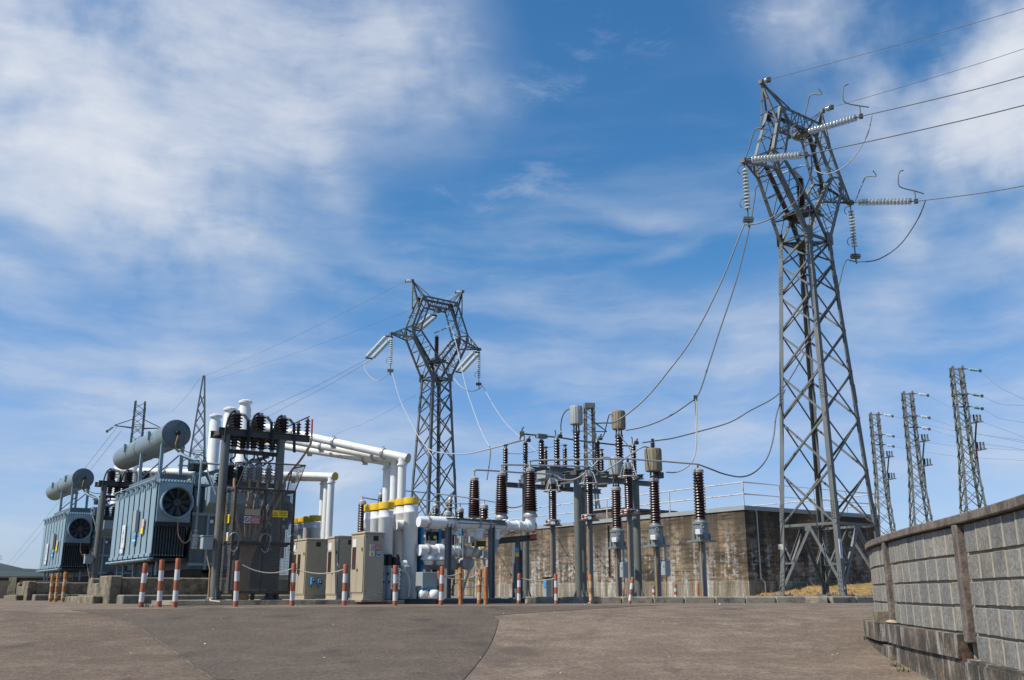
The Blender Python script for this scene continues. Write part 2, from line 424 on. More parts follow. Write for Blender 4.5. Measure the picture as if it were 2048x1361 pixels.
sky.sun_elevation = R(SUN_EL); sky.sun_rotation = math.atan2(SUN_D.x, SUN_D.y); sky.altitude = 300; sky.air_density = 1.0; sky.dust_density = .6; sky.ozone_density = 2.0
dirv = N(nt, 'ShaderNodeTexCoord').outputs['Generated']
nv = N(nt, 'ShaderNodeVectorMath', operation='NORMALIZE'); L(nt, dirv, nv.inputs[0])
sep = N(nt, 'ShaderNodeSeparateXYZ'); L(nt, nv.outputs[0], sep.inputs[0])
def MT(op, a, b=None, c=None, clamp=False):
    n = N(nt, 'ShaderNodeMath', operation=op); n.use_clamp = clamp
    for s, v in zip(n.inputs, (a, b, c)):
        if v is None: continue
        if hasattr(v, 'is_output'): L(nt, v, s)
        else: s.default_value = v
    return n.outputs[0]
az = MT('MULTIPLY', MT('ARCTAN2', sep.outputs[0], sep.outputs[1]), 57.2958)
el = MT('MULTIPLY', MT('ARCSINE', sep.outputs[2]), 57.2958)
cmb = N(nt, 'ShaderNodeCombineXYZ'); L(nt, az, cmb.inputs[0]); L(nt, el, cmb.inputs[1])
wn = N(nt, 'ShaderNodeTexNoise'); wn.inputs['Scale'].default_value = .075; wn.inputs['Detail'].default_value = 6; wn.inputs['Roughness'].default_value = .50; L(nt, cmb.outputs[0], wn.inputs['Vector'])
ws = N(nt, 'ShaderNodeVectorMath', operation='SUBTRACT'); L(nt, wn.outputs['Color'], ws.inputs[0]); ws.inputs[1].default_value = (.5, .5, .5)
wm = N(nt, 'ShaderNodeVectorMath', operation='SCALE'); wm.inputs['Scale'].default_value = 4.0; L(nt, ws.outputs[0], wm.inputs[0])
wa = N(nt, 'ShaderNodeVectorMath', operation='ADD'); L(nt, cmb.outputs[0], wa.inputs[0]); L(nt, wm.outputs[0], wa.inputs[1])
# cloud banks placed from image pixels, converted to (azimuth, elevation) centres, half widths in degrees, tilt, thickness
def bank(px, py, rx, ry, rot, wt):
    p = P(px, py, 1.0) - Vector((0, 0, EZ)); d = math.hypot(p.x, p.y)
    dg = 57.3/F
    return (math.degrees(math.atan2(p.x, p.y)), math.degrees(math.atan2(p.z, d)), rx*dg, ry*dg, -rot, wt)
BANKS = [bank(*b) for b in [
    (-60, 40, 520, 330, 18, 1.0), (120, 220, 420, 190, 14, .42), (400, 110, 400, 180, 8, .55), (600, 70, 280, 130, 8, .5), (610, 240, 170, 190, 62, .55), (660, 360, 170, 55, 62, .42), (240, 350, 400, 120, 16, .22),
    (830, 120, 190, 150, 30, .55), (930, 190, 90, 60, 25, .30), (760, 30, 200, 90, 0, .3), (250, 480, 420, 130, 24, .36), (110, 450, 190, 50, 14, .34), (5, 555, 100, 45, 22, .5), (320, 610, 60, 120, -12, .36),
    (605, 672, 90, 40, -25, .42), (590, 545, 220, 26, 20, .24), (400, 650, 60, 26, 10, .25), (400, 520, 300, 60, 30, .22),
    (2040, 60, 330, 300, 30, 1.1), (1740, 20, 280, 130, 25, .65), (1880, 160, 230, 170, 50, .7), (1980, 320, 190, 150, 60, .75), (2050, 440, 110, 150, 0, .4), (1920, 620, 380, 170, 4, .42), (1800, 800, 300, 110, 18, .36),
    (1340, 440, 190, 22, 15, .24), (1290, 512, 120, 16, -16, .22), (1130, 600, 350, 55, 4, .26), (1430, 690, 280, 80, 0, .16), (1730, 455, 120, 34, 10, .26), (1600, 610, 240, 60, 8, .14),
    (300, 900, 600, 60, 2, .36), (300, 790, 500, 50, 6, .26), (1200, 720, 500, 50, 0, .2), (2000, 960, 400, 100, 0, .26), (700, 960, 700, 80, 0, .22), (1200, 880, 600, 60, 0, .18)]]
acc = None
for a_, e_, rx, ry, rot, wt in BANKS:
    mp = N(nt, 'ShaderNodeMapping', vector_type='TEXTURE'); mp.inputs['Location'].default_value = (a_, e_, 0); mp.inputs['Rotation'].default_value = (0, 0, R(rot)); mp.inputs['Scale'].default_value = (rx*1.75, ry*1.75, 1)
    L(nt, wa.outputs[0], mp.inputs[0])
    g = N(nt, 'ShaderNodeTexGradient', gradient_type='QUADRATIC_SPHERE'); L(nt, mp.outputs[0], g.inputs[0])
    acc = MT('MULTIPLY', g.outputs['Fac'], wt*1.2) if acc is None else MT('MULTIPLY_ADD', g.outputs['Fac'], wt*1.2, acc)
def cnoise(rot, sx, sy, scale, detail, rough):
    mp = N(nt, 'ShaderNodeMapping'); mp.inputs['Rotation'].default_value = (0, 0, R(rot)); mp.inputs['Scale'].default_value = (sx, sy, 1); L(nt, wa.outputs[0], mp.inputs[0])
    n = N(nt, 'ShaderNodeTexNoise'); n.inputs['Scale'].default_value = scale; n.inputs['Detail'].default_value = detail; n.inputs['Roughness'].default_value = rough; L(nt, mp.outputs[0], n.inputs['Vector']); return n.outputs[0]
def sstep(v, a, b):
    m_ = N(nt, 'ShaderNodeMapRange', interpolation_type='SMOOTHSTEP'); m_.inputs['From Min'].default_value = a; m_.inputs['From Max'].default_value = b; L(nt, v, m_.inputs['Value']); return m_.outputs[0]
n1 = cnoise(26, .5, 1.0, .12, 5, .50)          # broad masses
n3 = cnoise(28, .34, 1.15, .34, 11, .66)       # fibres
n4 = cnoise(20, .16, 1.0, .55, 11, .64)        # fine streaks
n2 = cnoise(8, .17, 1.0, .30, 9, .58)          # low level veils
mod = MT('ADD', MT('MULTIPLY_ADD', n1, 2.4, -1.22), MT('MULTIPLY_ADD', n3, 1.7, -.85))
mod = MT('ADD', mod, MT('MULTIPLY_ADD', n4, .45, -.22))
mod = MT('ADD', mod, 1.0); mod = MT('MAXIMUM', mod, MT('MULTIPLY', MT('MINIMUM', acc, 1.2), .34)); d0 = MT('MULTIPLY', acc, mod)
lowf = sstep(el, 34, 3); st = sstep(n2, .38, .74)
d1 = MT('ADD', d0, MT('MULTIPLY', MT('MULTIPLY', lowf, st), .72))
wisp = MT('MULTIPLY', sstep(n3, .53, .80), sstep(n1, .40, .66)); d1 = MT('ADD', d1, MT('MULTIPLY', wisp, .40))
soft = MT('SUBTRACT', 1.0, MT('POWER', 2.718, MT('MULTIPLY', MT('MAXIMUM', d1, 0.0), -1.45)))
dens = MT('MULTIPLY', soft, .98, clamp=True)
ccol = ramp(nt, dens, [(0, (.46, .56, .74)), (.45, (.56, .635, .765)), (.8, (.70, .745, .83)), (1, (.82, .85, .90))])
sc_ = N(nt, 'ShaderNodeVectorMath', operation='SCALE'); sc_.inputs['Scale'].default_value = 1/.15; L(nt, ccol, sc_.inputs[0])
# clear air gets deeper in colour upwards, paler towards the horizon
grade = ramp(nt, MT('DIVIDE', el, 40.0), [(0, (.55, .66, 1.0)), (.14, (.58, .67, .88)), (.5, (.36, .74, .95)), (.85, (.34, .75, .98)), (1, (.48, .85, 1.04))])
gm = mixc(nt, 1.0, sky.outputs[0], grade, 'MULTIPLY')
mx = N(nt, 'ShaderNodeMix', data_type='RGBA'); L(nt, dens, mx.inputs[0]); L(nt, gm, mx.inputs[6]); L(nt, sc_.outputs[0], mx.inputs[7])
bg = N(nt, 'ShaderNodeBackground'); bg.inputs['Strength'].default_value = .125; L(nt, mx.outputs[2], bg.inputs[0])
wo = N(nt, 'ShaderNodeOutputWorld'); L(nt, bg.outputs[0], wo.inputs[0])

# ================================================================= ground
def sheet(xs, ys, dz):
    mb = MB(); nx = len(xs)
    vs = [(x, y, gz(y) + dz) for y in ys for x in xs]
    fs = [(j*nx+i, j*nx+i+1, (j+1)*nx+i+1, (j+1)*nx+i) for j in range(len(ys)-1) for i in range(nx-1)]
    return mb.add(vs, fs, True)
ys0 = [-30, -20, -10] + [i*.5 for i in range(0, 50)] + [25, 27, 30, 36, 45]
struct('ground', sheet([-1500, -600, -200, -80, -40, -20, 0, 20, 40, 80, 200, 600, 1500], [-30, -10] + [i*1.0 for i in range(0, 25)] + [25, 30, 45, 70, 120, 250, 600, 1500, 3000], -.06), 'soil')
struct('asphalt_yard', sheet([-45, -30, -20, -12, -6, 0, 6, 12, 20, 30, 45], ys0, 0), 'asphalt')
def ground_poly(name, px_pts, dz, m, world_pts=()):
    pts = [ground_at(*p) for p in px_pts] + list(world_pts)
    bm = bmesh.new(); vs = [bm.verts.new((x, y, 0)) for x, y in pts]; bm.faces.new(vs)
    for i in range(60):
        yy = 5 + i*.33
        bmesh.ops.bisect_plane(bm, geom=bm.verts[:] + bm.edges[:] + bm.faces[:], plane_co=(0, yy, 0), plane_no=(0, 1, 0))
    for v in bm.verts: v.co.z = gz(v.co.y) + dz
    bmesh.ops.recalc_face_normals(bm, faces=bm.faces)
    me = bpy.data.meshes.new(name); bm.to_mesh(me); bm.free(); me.materials.append(MATS[m])
    for pl in me.polygons:
        if pl.normal.z < 0: me.flip_normals(); break
    o = bpy.data.objects.new(name, me); COL.objects.link(o); o['kind'] = 'structure'; return o
ground_poly('asphalt_patch', [(247, 1240), (290, 1266), (340, 1300), (380, 1330), (424, 1360), (470, 1361)], .005, 'asphalt_new',
            [(-1.6, 7.0), (-.2, 7.0)] + [ground_at(*p) for p in [(925, 1361), (948, 1335), (968, 1308), (982, 1284), (992, 1258), (996, 1240), (986, 1232)]] + [(1.5, 20.5), (3.4, 22.6), (-4.5, 21.4), (-9, 20.3)])
ground_poly('asphalt_apron', [(424, 1361), (380, 1330), (340, 1300), (290, 1266), (247, 1240), (200, 1228), (0, 1222)], .0025, 'asphalt_worn', [(-17, 19.0), (-13, 8.0), (-6, 6.0), (-1.65, 6.6)])
# the thin open seam where the two surfacings meet
mb = MB()
seam = [ground_at(*p) for p in [(925, 1361), (948, 1335), (968, 1308), (982, 1284), (992, 1258), (996, 1240)]]
for (x, y), (x2, y2) in zip(seam, seam[1:]):
    mb.quad((x, y, gz(y)+.009), (x+.012, y, gz(y)+.009), (x2+.012, y2, gz(y2)+.009), (x2, y2, gz(y2)+.009))
struct('road_seam', mb, 'rusty_steel')
mb = MB(); rng = random.Random(9)
seam = [Vector(ground_at(*p)).to_3d() for p in [(252, 1244), (290, 1266), (340, 1300), (380, 1330), (424, 1360)]]
seam = smooth_pts(seam, 8)
for a, b in zip(seam, seam[1:]):
    if rng.random() < .75: w_ = rng.uniform(.008, .022); mb.quad((a.x, a.y, gz(a.y)+.008), (a.x+w_, a.y, gz(a.y)+.008), (b.x+w_, b.y, gz(b.y)+.008), (b.x, b.y, gz(b.y)+.008))
struct('road_joint', mb, 'concrete_grey')
for px0, py0, dx, dy, n in ((560, 1330, .34, .10, 24), (1250, 1300, .30, .16, 30), (1480, 1250, .4, -.25, 20), (120, 1300, .35, .2, 18)):
    x, y = ground_at(px0, py0); mb = MB()
    for i in range(n):
        x2 = x + dx*.3 + rng.uniform(-.05, .05); y2 = y + dy*.5 + rng.uniform(-.09, .09); w_ = rng.uniform(.003, .008)
        mb.quad((x, y, gz(y)+.010), (x, y+w_, gz(y+w_)+.010), (x2, y2+w_, gz(y2+w_)+.010), (x2, y2, gz(y2)+.010)); x, y = x2, y2
    struct('road_crack', mb, 'rusty_steel')
mb = MB()
for px, py, r_, m_ in [(1440, 1210, .03, 0), (410, 1290, .02, 0)] + [(random.uniform(60, 1700), 1210 + 140*random.random()**2.2, random.uniform(.005, .013), 0) for _ in range(60)]:
    x, y = ground_at(px, py); q = MB(); 
    mb.lathe([(r_*.5, 0), (r_, r_*.35), (r_*.7, r_*.8), (r_*.2, r_)], (x, y, gz(y)), (random.uniform(-.3, .3), .1, 1), 6)
o = mb.build('gravel', 'stone_pale'); tag(o, 'pale loose stones scattered over the grey asphalt', None, None, 'stuff')
# hills far off
def hill(name, xs, hs, Y, dep, m, zb=-2):
    mb = MB(); n = len(xs); vs = []
    prof = [(0, 0), (.35, .55), (.7, .9), (1, 1), (1.6, .8)]
    for t, k in prof:
        for x, h in zip(xs, hs): vs.append((x + (x*t*dep/Y), Y + t*dep, zb + (h - zb)*k*(1 + .06*math.sin(x*.05 + t*5))))
    mb.add(vs, [(j*n+i, j*n+i+1, (j+1)*n+i+1, (j+1)*n+i) for j in range(len(prof)-1) for i in range(n-1)], True)
    return struct(name, mb, m)
hx = [-760 + i*25 for i in range(26)]
hill('hill', hx, [17.5 + .8*math.sin(x*.05) - (x+320)*.02 - max(0, (x+255)*.09) for x in hx], 620, 200, 'hill_hazed')
hx2 = [-1500 + i*60 for i in range(44)]
hill('hills', hx2, [60 + 22*math.sin(x*.004 + 1.2) + 5*math.sin(x*.02) for x in hx2], 2300, 300, 'hill_hazed')

# ================================================================= concrete basin with railing
def basin():
    c0 = (9.1, 38.0); H = 3.42
    t = thing('concrete_tank', 'big stained concrete basin with a railing around its rim', 'tank', (c0[0], c0[1], 0), R(GR))
    mb = MB(); mb.bx(0, 8.45, 0, 30, -.1, H); struct_ = mb.build('wall', 'tank_concrete', t)
    mb = MB(); mb.bx(-.06, 8.51, -.06, 30, -.1, .72); mb.build('wall_base', 'tank_concrete', t)
    mb = MB(); mb.bx(-.05, 8.5, -.05, .10, H+.003, H+.17); mb.bx(-.05, .10, .10, 30, H+.003, H+.17); mb.bx(8.35, 8.5, .10, 30, H+.003, H+.17); mb.build('rim_beam', 'coping_blue', t)
    mb = MB()
    for z in (.62, 1.08):
        mb.tube([(0, 30, H+z), (0, 0, H+z), (8.45, 0, H+z), (8.45, 30, H+z)], .026, 8)
    mb.build('handrail', 'rail_paint', t)
    for i in range(15): mb = MB(); mb.cyl((0, i*2.1, H+.17), (0, i*2.1, H+1.08), .028, 8); mb.build('railing_post', 'rail_paint', t)
    for i in range(1, 5): mb = MB(); mb.cyl((i*2.11, 0, H+.17), (i*2.11, 0, H+1.08), .028, 8); mb.build('railing_post', 'rail_paint', t)
    mb = MB(); mb.tube([(.55, -.03, H+.1), (.62, -.06, H-.1), (.62, -.06, .78), (.75, -.12, .70), (.78, -.13, .05)], .03, 8); mb.build('drain_pipe', 'white_dull', t)
    mb = MB(); mb.bx(1.6, 5.8, 10.0, 11.6, H-.2, H+.80); mb.bx(1.5, 5.9, 9.9, 11.7, H+.803, H+.9); mb.build('roof_block', 'concrete_brown', t)
    mb = MB(); mb.tube([(-.02, 8.3, 1.0), (-.05, 8.3, 3.3)], .03, 8); mb.build('conduit', 'black', t)
basin()

# ================================================================= block wall along the drive
WP = [Vector(p) for p in [(3.25, 3.6), (3.78, 6.3), (4.17, 8.1), (4.46, 9.7), (4.70, 11.4), (5.03, 13.1), (5.44, 14.8), (6.03, 16.4), (6.9, 17.8), (8.3, 19.0), (10.4, 19.8), (13.5, 20.1)]]
def resample(pts, step):
    pts = smooth_pts([p.to_3d() for p in pts], 12); out = [pts[0]]; acc = 0
    for a, b in zip(pts, pts[1:]):
        l = (b - a).length
        while acc + l >= step:
            tt = (step - acc)/l; a = a + (b - a)*tt; out.append(a.copy()); l = (b - a).length; acc = 0
        acc += l
    return out
WL = resample(WP, .05)
def near_i(q): return min(range(len(WL)), key=lambda i: (WL[i] - Vector((q[0], q[1], 0))).length)
IP = [near_i(p) for p in [(3.78, 6.3), (4.46, 9.7), (5.03, 13.1), (6.4, 17.1), (9.3, 19.4)]]
def nrm(i):
    d = (WL[min(i+1, len(WL)-1)] - WL[max(i-1, 0)]).normalized(); return d, Vector((-d.y, d.x, 0))
def wseg(mb, i0, i1, z0, z1, o0, o1, step=4):
    """a run of wall following the curve between offsets o0..o1 towards the drive"""
    ids = list(range(i0, i1, step)) + [i1]
    vs = []
    for i in ids:
        d, n = nrm(i)
        for o, z in ((o0, z0), (o1, z0), (o1, z1), (o0, z1)): vs.append(WL[i] + n*o + Vector((0, 0, z)))
    k = len(ids)
    mb.add(vs, [(0, 1, 2, 3), tuple(4*(k-1)+j for j in (3, 2, 1, 0))] + [(4*a+j, 4*a+4+j, 4*a+4+(j+1)%4, 4*a+(j+1)%4) for a in range(k-1) for j in range(4)])
CZ = [.91, .62, .37, .13, -.13, -.38, -.62]
bw = thing('block_wall', 'grey concrete block wall with posts and brown coping beside the drive', 'wall', (4.46, 9.7, -.6))
last = len(WL) - 1
mb = MB(); wseg(mb, 2, last-2, .913, 1.0, -.17, .075)
bevel(mb.build('coping', 'concrete_brown', bw, True), .012)
rng = random.Random(3)
for k, (a, b) in enumerate(zip([2] + IP, IP + [last-2])):
    nrow = [6, 6, 5, 4, 4, 4][k]
    mb = MB(); wseg(mb, a+1, b-1, CZ[nrow] - .02, .908, -.12, -.012); 
    # upright mortar joints stand almost flush, level joints are raked out deep
    jl = .43 if k < 3 else .40
    nb = max(1, round((b - a)*.05/jl)); 
    edges = [a + 2 + (b - a - 4)*j/nb for j in range(nb+1)]
    for r_ in range(nrow):
        for e in edges[1:-1]:
            i = int(e); d, n = nrm(i); zc = (CZ[r_] + CZ[r_+1])/2
            mb.box(WL[i] + n*.006 + Vector((0, 0, zc)), (.045 + rng.uniform(-.01, .012), .03, CZ[r_]-CZ[r_+1]-.03), 0, Matrix((d, n, (0, 0, 1))).transposed())
    mb.build('mortar_bed', 'mortar', bw, True)
    mb = MB()
    for r_ in range(nrow):
        for e0, e1 in zip(edges, edges[1:]):
            i = int((e0 + e1)/2); d, n = nrm(i); wd = (WL[int(e1)] - WL[int(e0)]).length - .035
            mb.box(WL[i] + n*(-.02 + rng.uniform(-.004, .005)) + Vector((0, 0, (CZ[r_]+CZ[r_+1])/2 + rng.uniform(-.003, .003))), (wd, .075, CZ[r_]-CZ[r_+1]-.024), 0, Matrix((d, n, (0, 0, 1))).transposed())
    bevel(mb.build('block_panel', 'grey_block', bw, True), .006, 1)
for k, i in enumerate(IP):
    d, n = nrm(i); zb = CZ[[6, 4, 4, 4, 4][k]]
    mb = MB(); mb.box(WL[i] + n*-.03 + Vector((0, 0, (zb - .08 + .911)/2)), (.17, .2, .911 - zb + .08), 0, Matrix((d, n, (0, 0, 1))).transposed())
    bevel(mb.build('wall_post', 'concrete_brown', bw, True), .012)
# stepped footing of the wall
def foot(a, b, ztop, out, zb=-1.3):
    mb = MB(); wseg(mb, a, b, zb, ztop, -.14, out); return mb
m1 = foot(IP[1]+2, IP[2]+3, -.135, .13, -.36); m1.build('plinth', 'wall_plinth', bw, True)
m1 = foot(2, IP[1]+2, -.385, .12, -.60); m1.build('plinth', 'wall_plinth', bw, True)
m1 = foot(IP[2]+3, last-2, .10 if False else -.135, .20, -.36); m1.build('plinth', 'wall_plinth', bw, True)
m1 = foot(2, last-2, -.36, .10, -1.5); wseg(m1, IP[2]-8, IP[3], -1.5, -.40, .10, .16); m1.build('footing', 'wall_plinth', bw, True)
mb = MB(); wseg(mb, IP[2]+3, IP[2]+15, -.13, .02, .0, .19); mb.build('pier_stub', 'concrete_mossy', bw, True)
st = MB(); i = IP[2]-3; st.lathe([(.05, 0), (.085, .02), (.06, .045), (.02, .055)], WL[i] + nrm(i)[1]*.07 + Vector((0, 0, -.134)), (0.1, 0, 1), 9)
tag(st.build('stone', 'sandy'), 'small sandy stone left lying on the plinth of the block wall', 'stone')

# weeds
def weeds(name, spots, label, n=40, h=.12, sp=.16):
    mb = MB()
    for (x, y, z) in spots:
        for _ in range(n):
            a = random.uniform(0, 6.28); r_ = sp*random.random(); b = Vector((x + r_*math.cos(a), y + r_*math.sin(a), z)); hh = h*random.uniform(.4, 1); dr = Vector((random.uniform(-.6, .6), random.uniform(-.6, .6), 1))*hh; sd = Vector((math.sin(a), math.cos(a), 0))*.008
            mb.add([b - sd, b + sd, b + dr*.6 + sd*.7, b + dr, b + dr*.6 - sd*.7], [(0, 1, 2, 3, 4)])
    o = mb.build(name, 'weed'); tag(o, label, None, None, 'stuff'); return o
sp = []
for i in list(range(IP[1]-6, IP[3], 9)):
    d, n = nrm(i); p = WL[i] + n*(.2 + random.random()*.06); 
    if random.random() < .3: sp.append((p.x, p.y, gz(p.y)))
weeds('weeds', sp, 'small green weeds growing along the foot of the block wall', 16, .07, .1)

# ================================================================= kerbs and pads
def kerb_line(o, a0, a1, b0, b1, z0, z1, n, m='kerb', name='kerb', gap=.02):
    mb = MB(); rz = R(GR)
    for i in range(n):
        x0 = a0 + (a1-a0)*i/n + gap/2; x1 = a0 + (a1-a0)*(i+1)/n - gap/2
        c = gxy(o, (x0+x1)/2, (b0+b1)/2); mb.box((c.x, c.y, (z0+z1)/2 + random.uniform(-.006, .006)), (x1-x0, b1-b0, z1-z0), rz)
    o_ = struct(name, mb, m); bevel(o_, .015, 1); return o_
# long low kerb in front of the instrument posts and the tower
def kerb_px(name, pts, z0, z1, wd, n, m='kerb'):
    mb = MB()
    pts = [Vector(p) for p in pts]
    for a, b, k in zip(pts, pts[1:], n):
        d = (b - a)/k
        for i in range(k): mb.beam(a + d*i + d.normalized()*.012 + Vector((0, 0, (z0+z1)/2)), a + d*(i+1) - d.normalized()*.012 + Vector((0, 0, (z0+z1)/2)), wd, z1 - z0)
    o = struct(name, mb, m); bevel(o, .02, 1); return o
kerb_px('kerb', [(.35, 26.2, 0), (8.0, 27.2, 0), (8.6, 27.0, 0), (13.4, 29.6, 0)], -.12, .17, .3, [9, 1, 6])
mb = MB(); mb.add([(.35, 26.3, .11), (8.0, 27.35, .11), (8.7, 27.2, .11), (13.5, 29.8, .11), (22, 44, .11), (8.6, 37.6, .11), (-3, 56, .11), (-9.5, 50, .11)], [tuple(range(8))]); struct('gravel_pad', mb, 'concrete_grey')
mb = MB(); mb.bx(-2.1, 2.1, -2.1, 2.1, 0, .2); o = mb.build('tower_footing', 'concrete_grey'); o.location = (10.88, 33.5, -.02); o.rotation_euler = (0, 0, R(36.7)); o['kind'] = 'structure'
# bank of dry grass behind the tower
mb = MB(); nx, ny = 40, 18
vs = []
for j in range(ny):
    for i in range(nx):
        x = 9.2 + i*.42; y = 36.0 + j*.32 + (x - 9.2)*.45
        h = .12 + .55*min(1, j/9)*min(1, max(0, (x - 9.2))/2.5) + .06*math.sin(i*1.3 + j) + random.uniform(-.04, .05)
        vs.append((x, y, h))
mb.add(vs, [(j*nx+i, j*nx+i+1, (j+1)*nx+i+1, (j+1)*nx+i) for j in range(ny-1) for i in range(nx-1)], True)
for _ in range(4500):
    k = random.randrange(len(vs)); b = Vector(vs[k]) + Vector((random.uniform(-.2, .2), random.uniform(-.2, .2), -.02)); h = random.uniform(.06, .2); a = random.uniform(0, 6.28); s_ = Vector((math.cos(a), math.sin(a), 0))*.012
    mb.add([b - s_, b + s_, b + Vector((random.uniform(-.1, .1), random.uniform(-.1, .1), h))], [(0, 1, 2)])
tag(mb.build('dry_grass', 'dry_grass'), 'bank of dry yellow grass between the lattice tower and the basin', None, None, 'stuff')
# yard wall far behind the transformers
yw = thing('boundary_wall', 'low dark boundary wall with pillars far behind the transformers', 'wall', (-26, 58, 0))
mb = MB(); mb.beam((-60, 70, .55), (-16, 60, .5), .3, 1.4); mb.build('wall', 'old_wall', yw, True)
mb = MB(); mb.beam((-60, 70, 1.303), (-16, 60, 1.253), .45, .1); mb.build('coping', 'old_wall', yw, True)
for i in range(12):
    p = Vector((-60, 70, 0)).lerp(Vector((-16, 60, 0)), i/11); mb = MB(); mb.box((p.x, p.y - .1, .55), (.5, .45, 1.44)); mb.build('pillar', 'concrete_mossy', yw, True)
# leafless shrub by the far wall
def shrub():
    t = thing('bare_tree', 'leafless shrub with thin bare twigs by the far boundary wall', 'tree', (-23.8, 44, 0))
    mb = MB(); rng = random.Random(5)
    def grow(p, d, l, r_, k):
        q = p + d*l; mb.tube([p, (p+q)/2 + Vector((rng.uniform(-.04, .04), 0, 0)), q], [r_, r_*.8, r_*.6], 5)
        if k:
            for _ in range(3 if k > 1 else 4):
                grow(p + d*l*rng.uniform(.6, 1), (d + Vector((rng.uniform(-.8, .8), rng.uniform(-.8, .8), rng.uniform(-.1, .5)))).normalized(), l*rng.uniform(.55, .8), r_*.55, k-1)
    tr = MB(); tr.tube([(-23.8, 44, 0), (-23.75, 44, .5), (-23.8, 44, .8)], [.07, .06, .05], 7); tr.build('trunk', 'bark', t, True)
    for _ in range(6): grow(Vector((-23.8, 44, .6)), Vector((rng.uniform(-.7, .7), rng.uniform(-.5, .5), 1)).normalized(), .65, .03, 4)
    mb.build('crown', 'bark', t, True)
shrub()

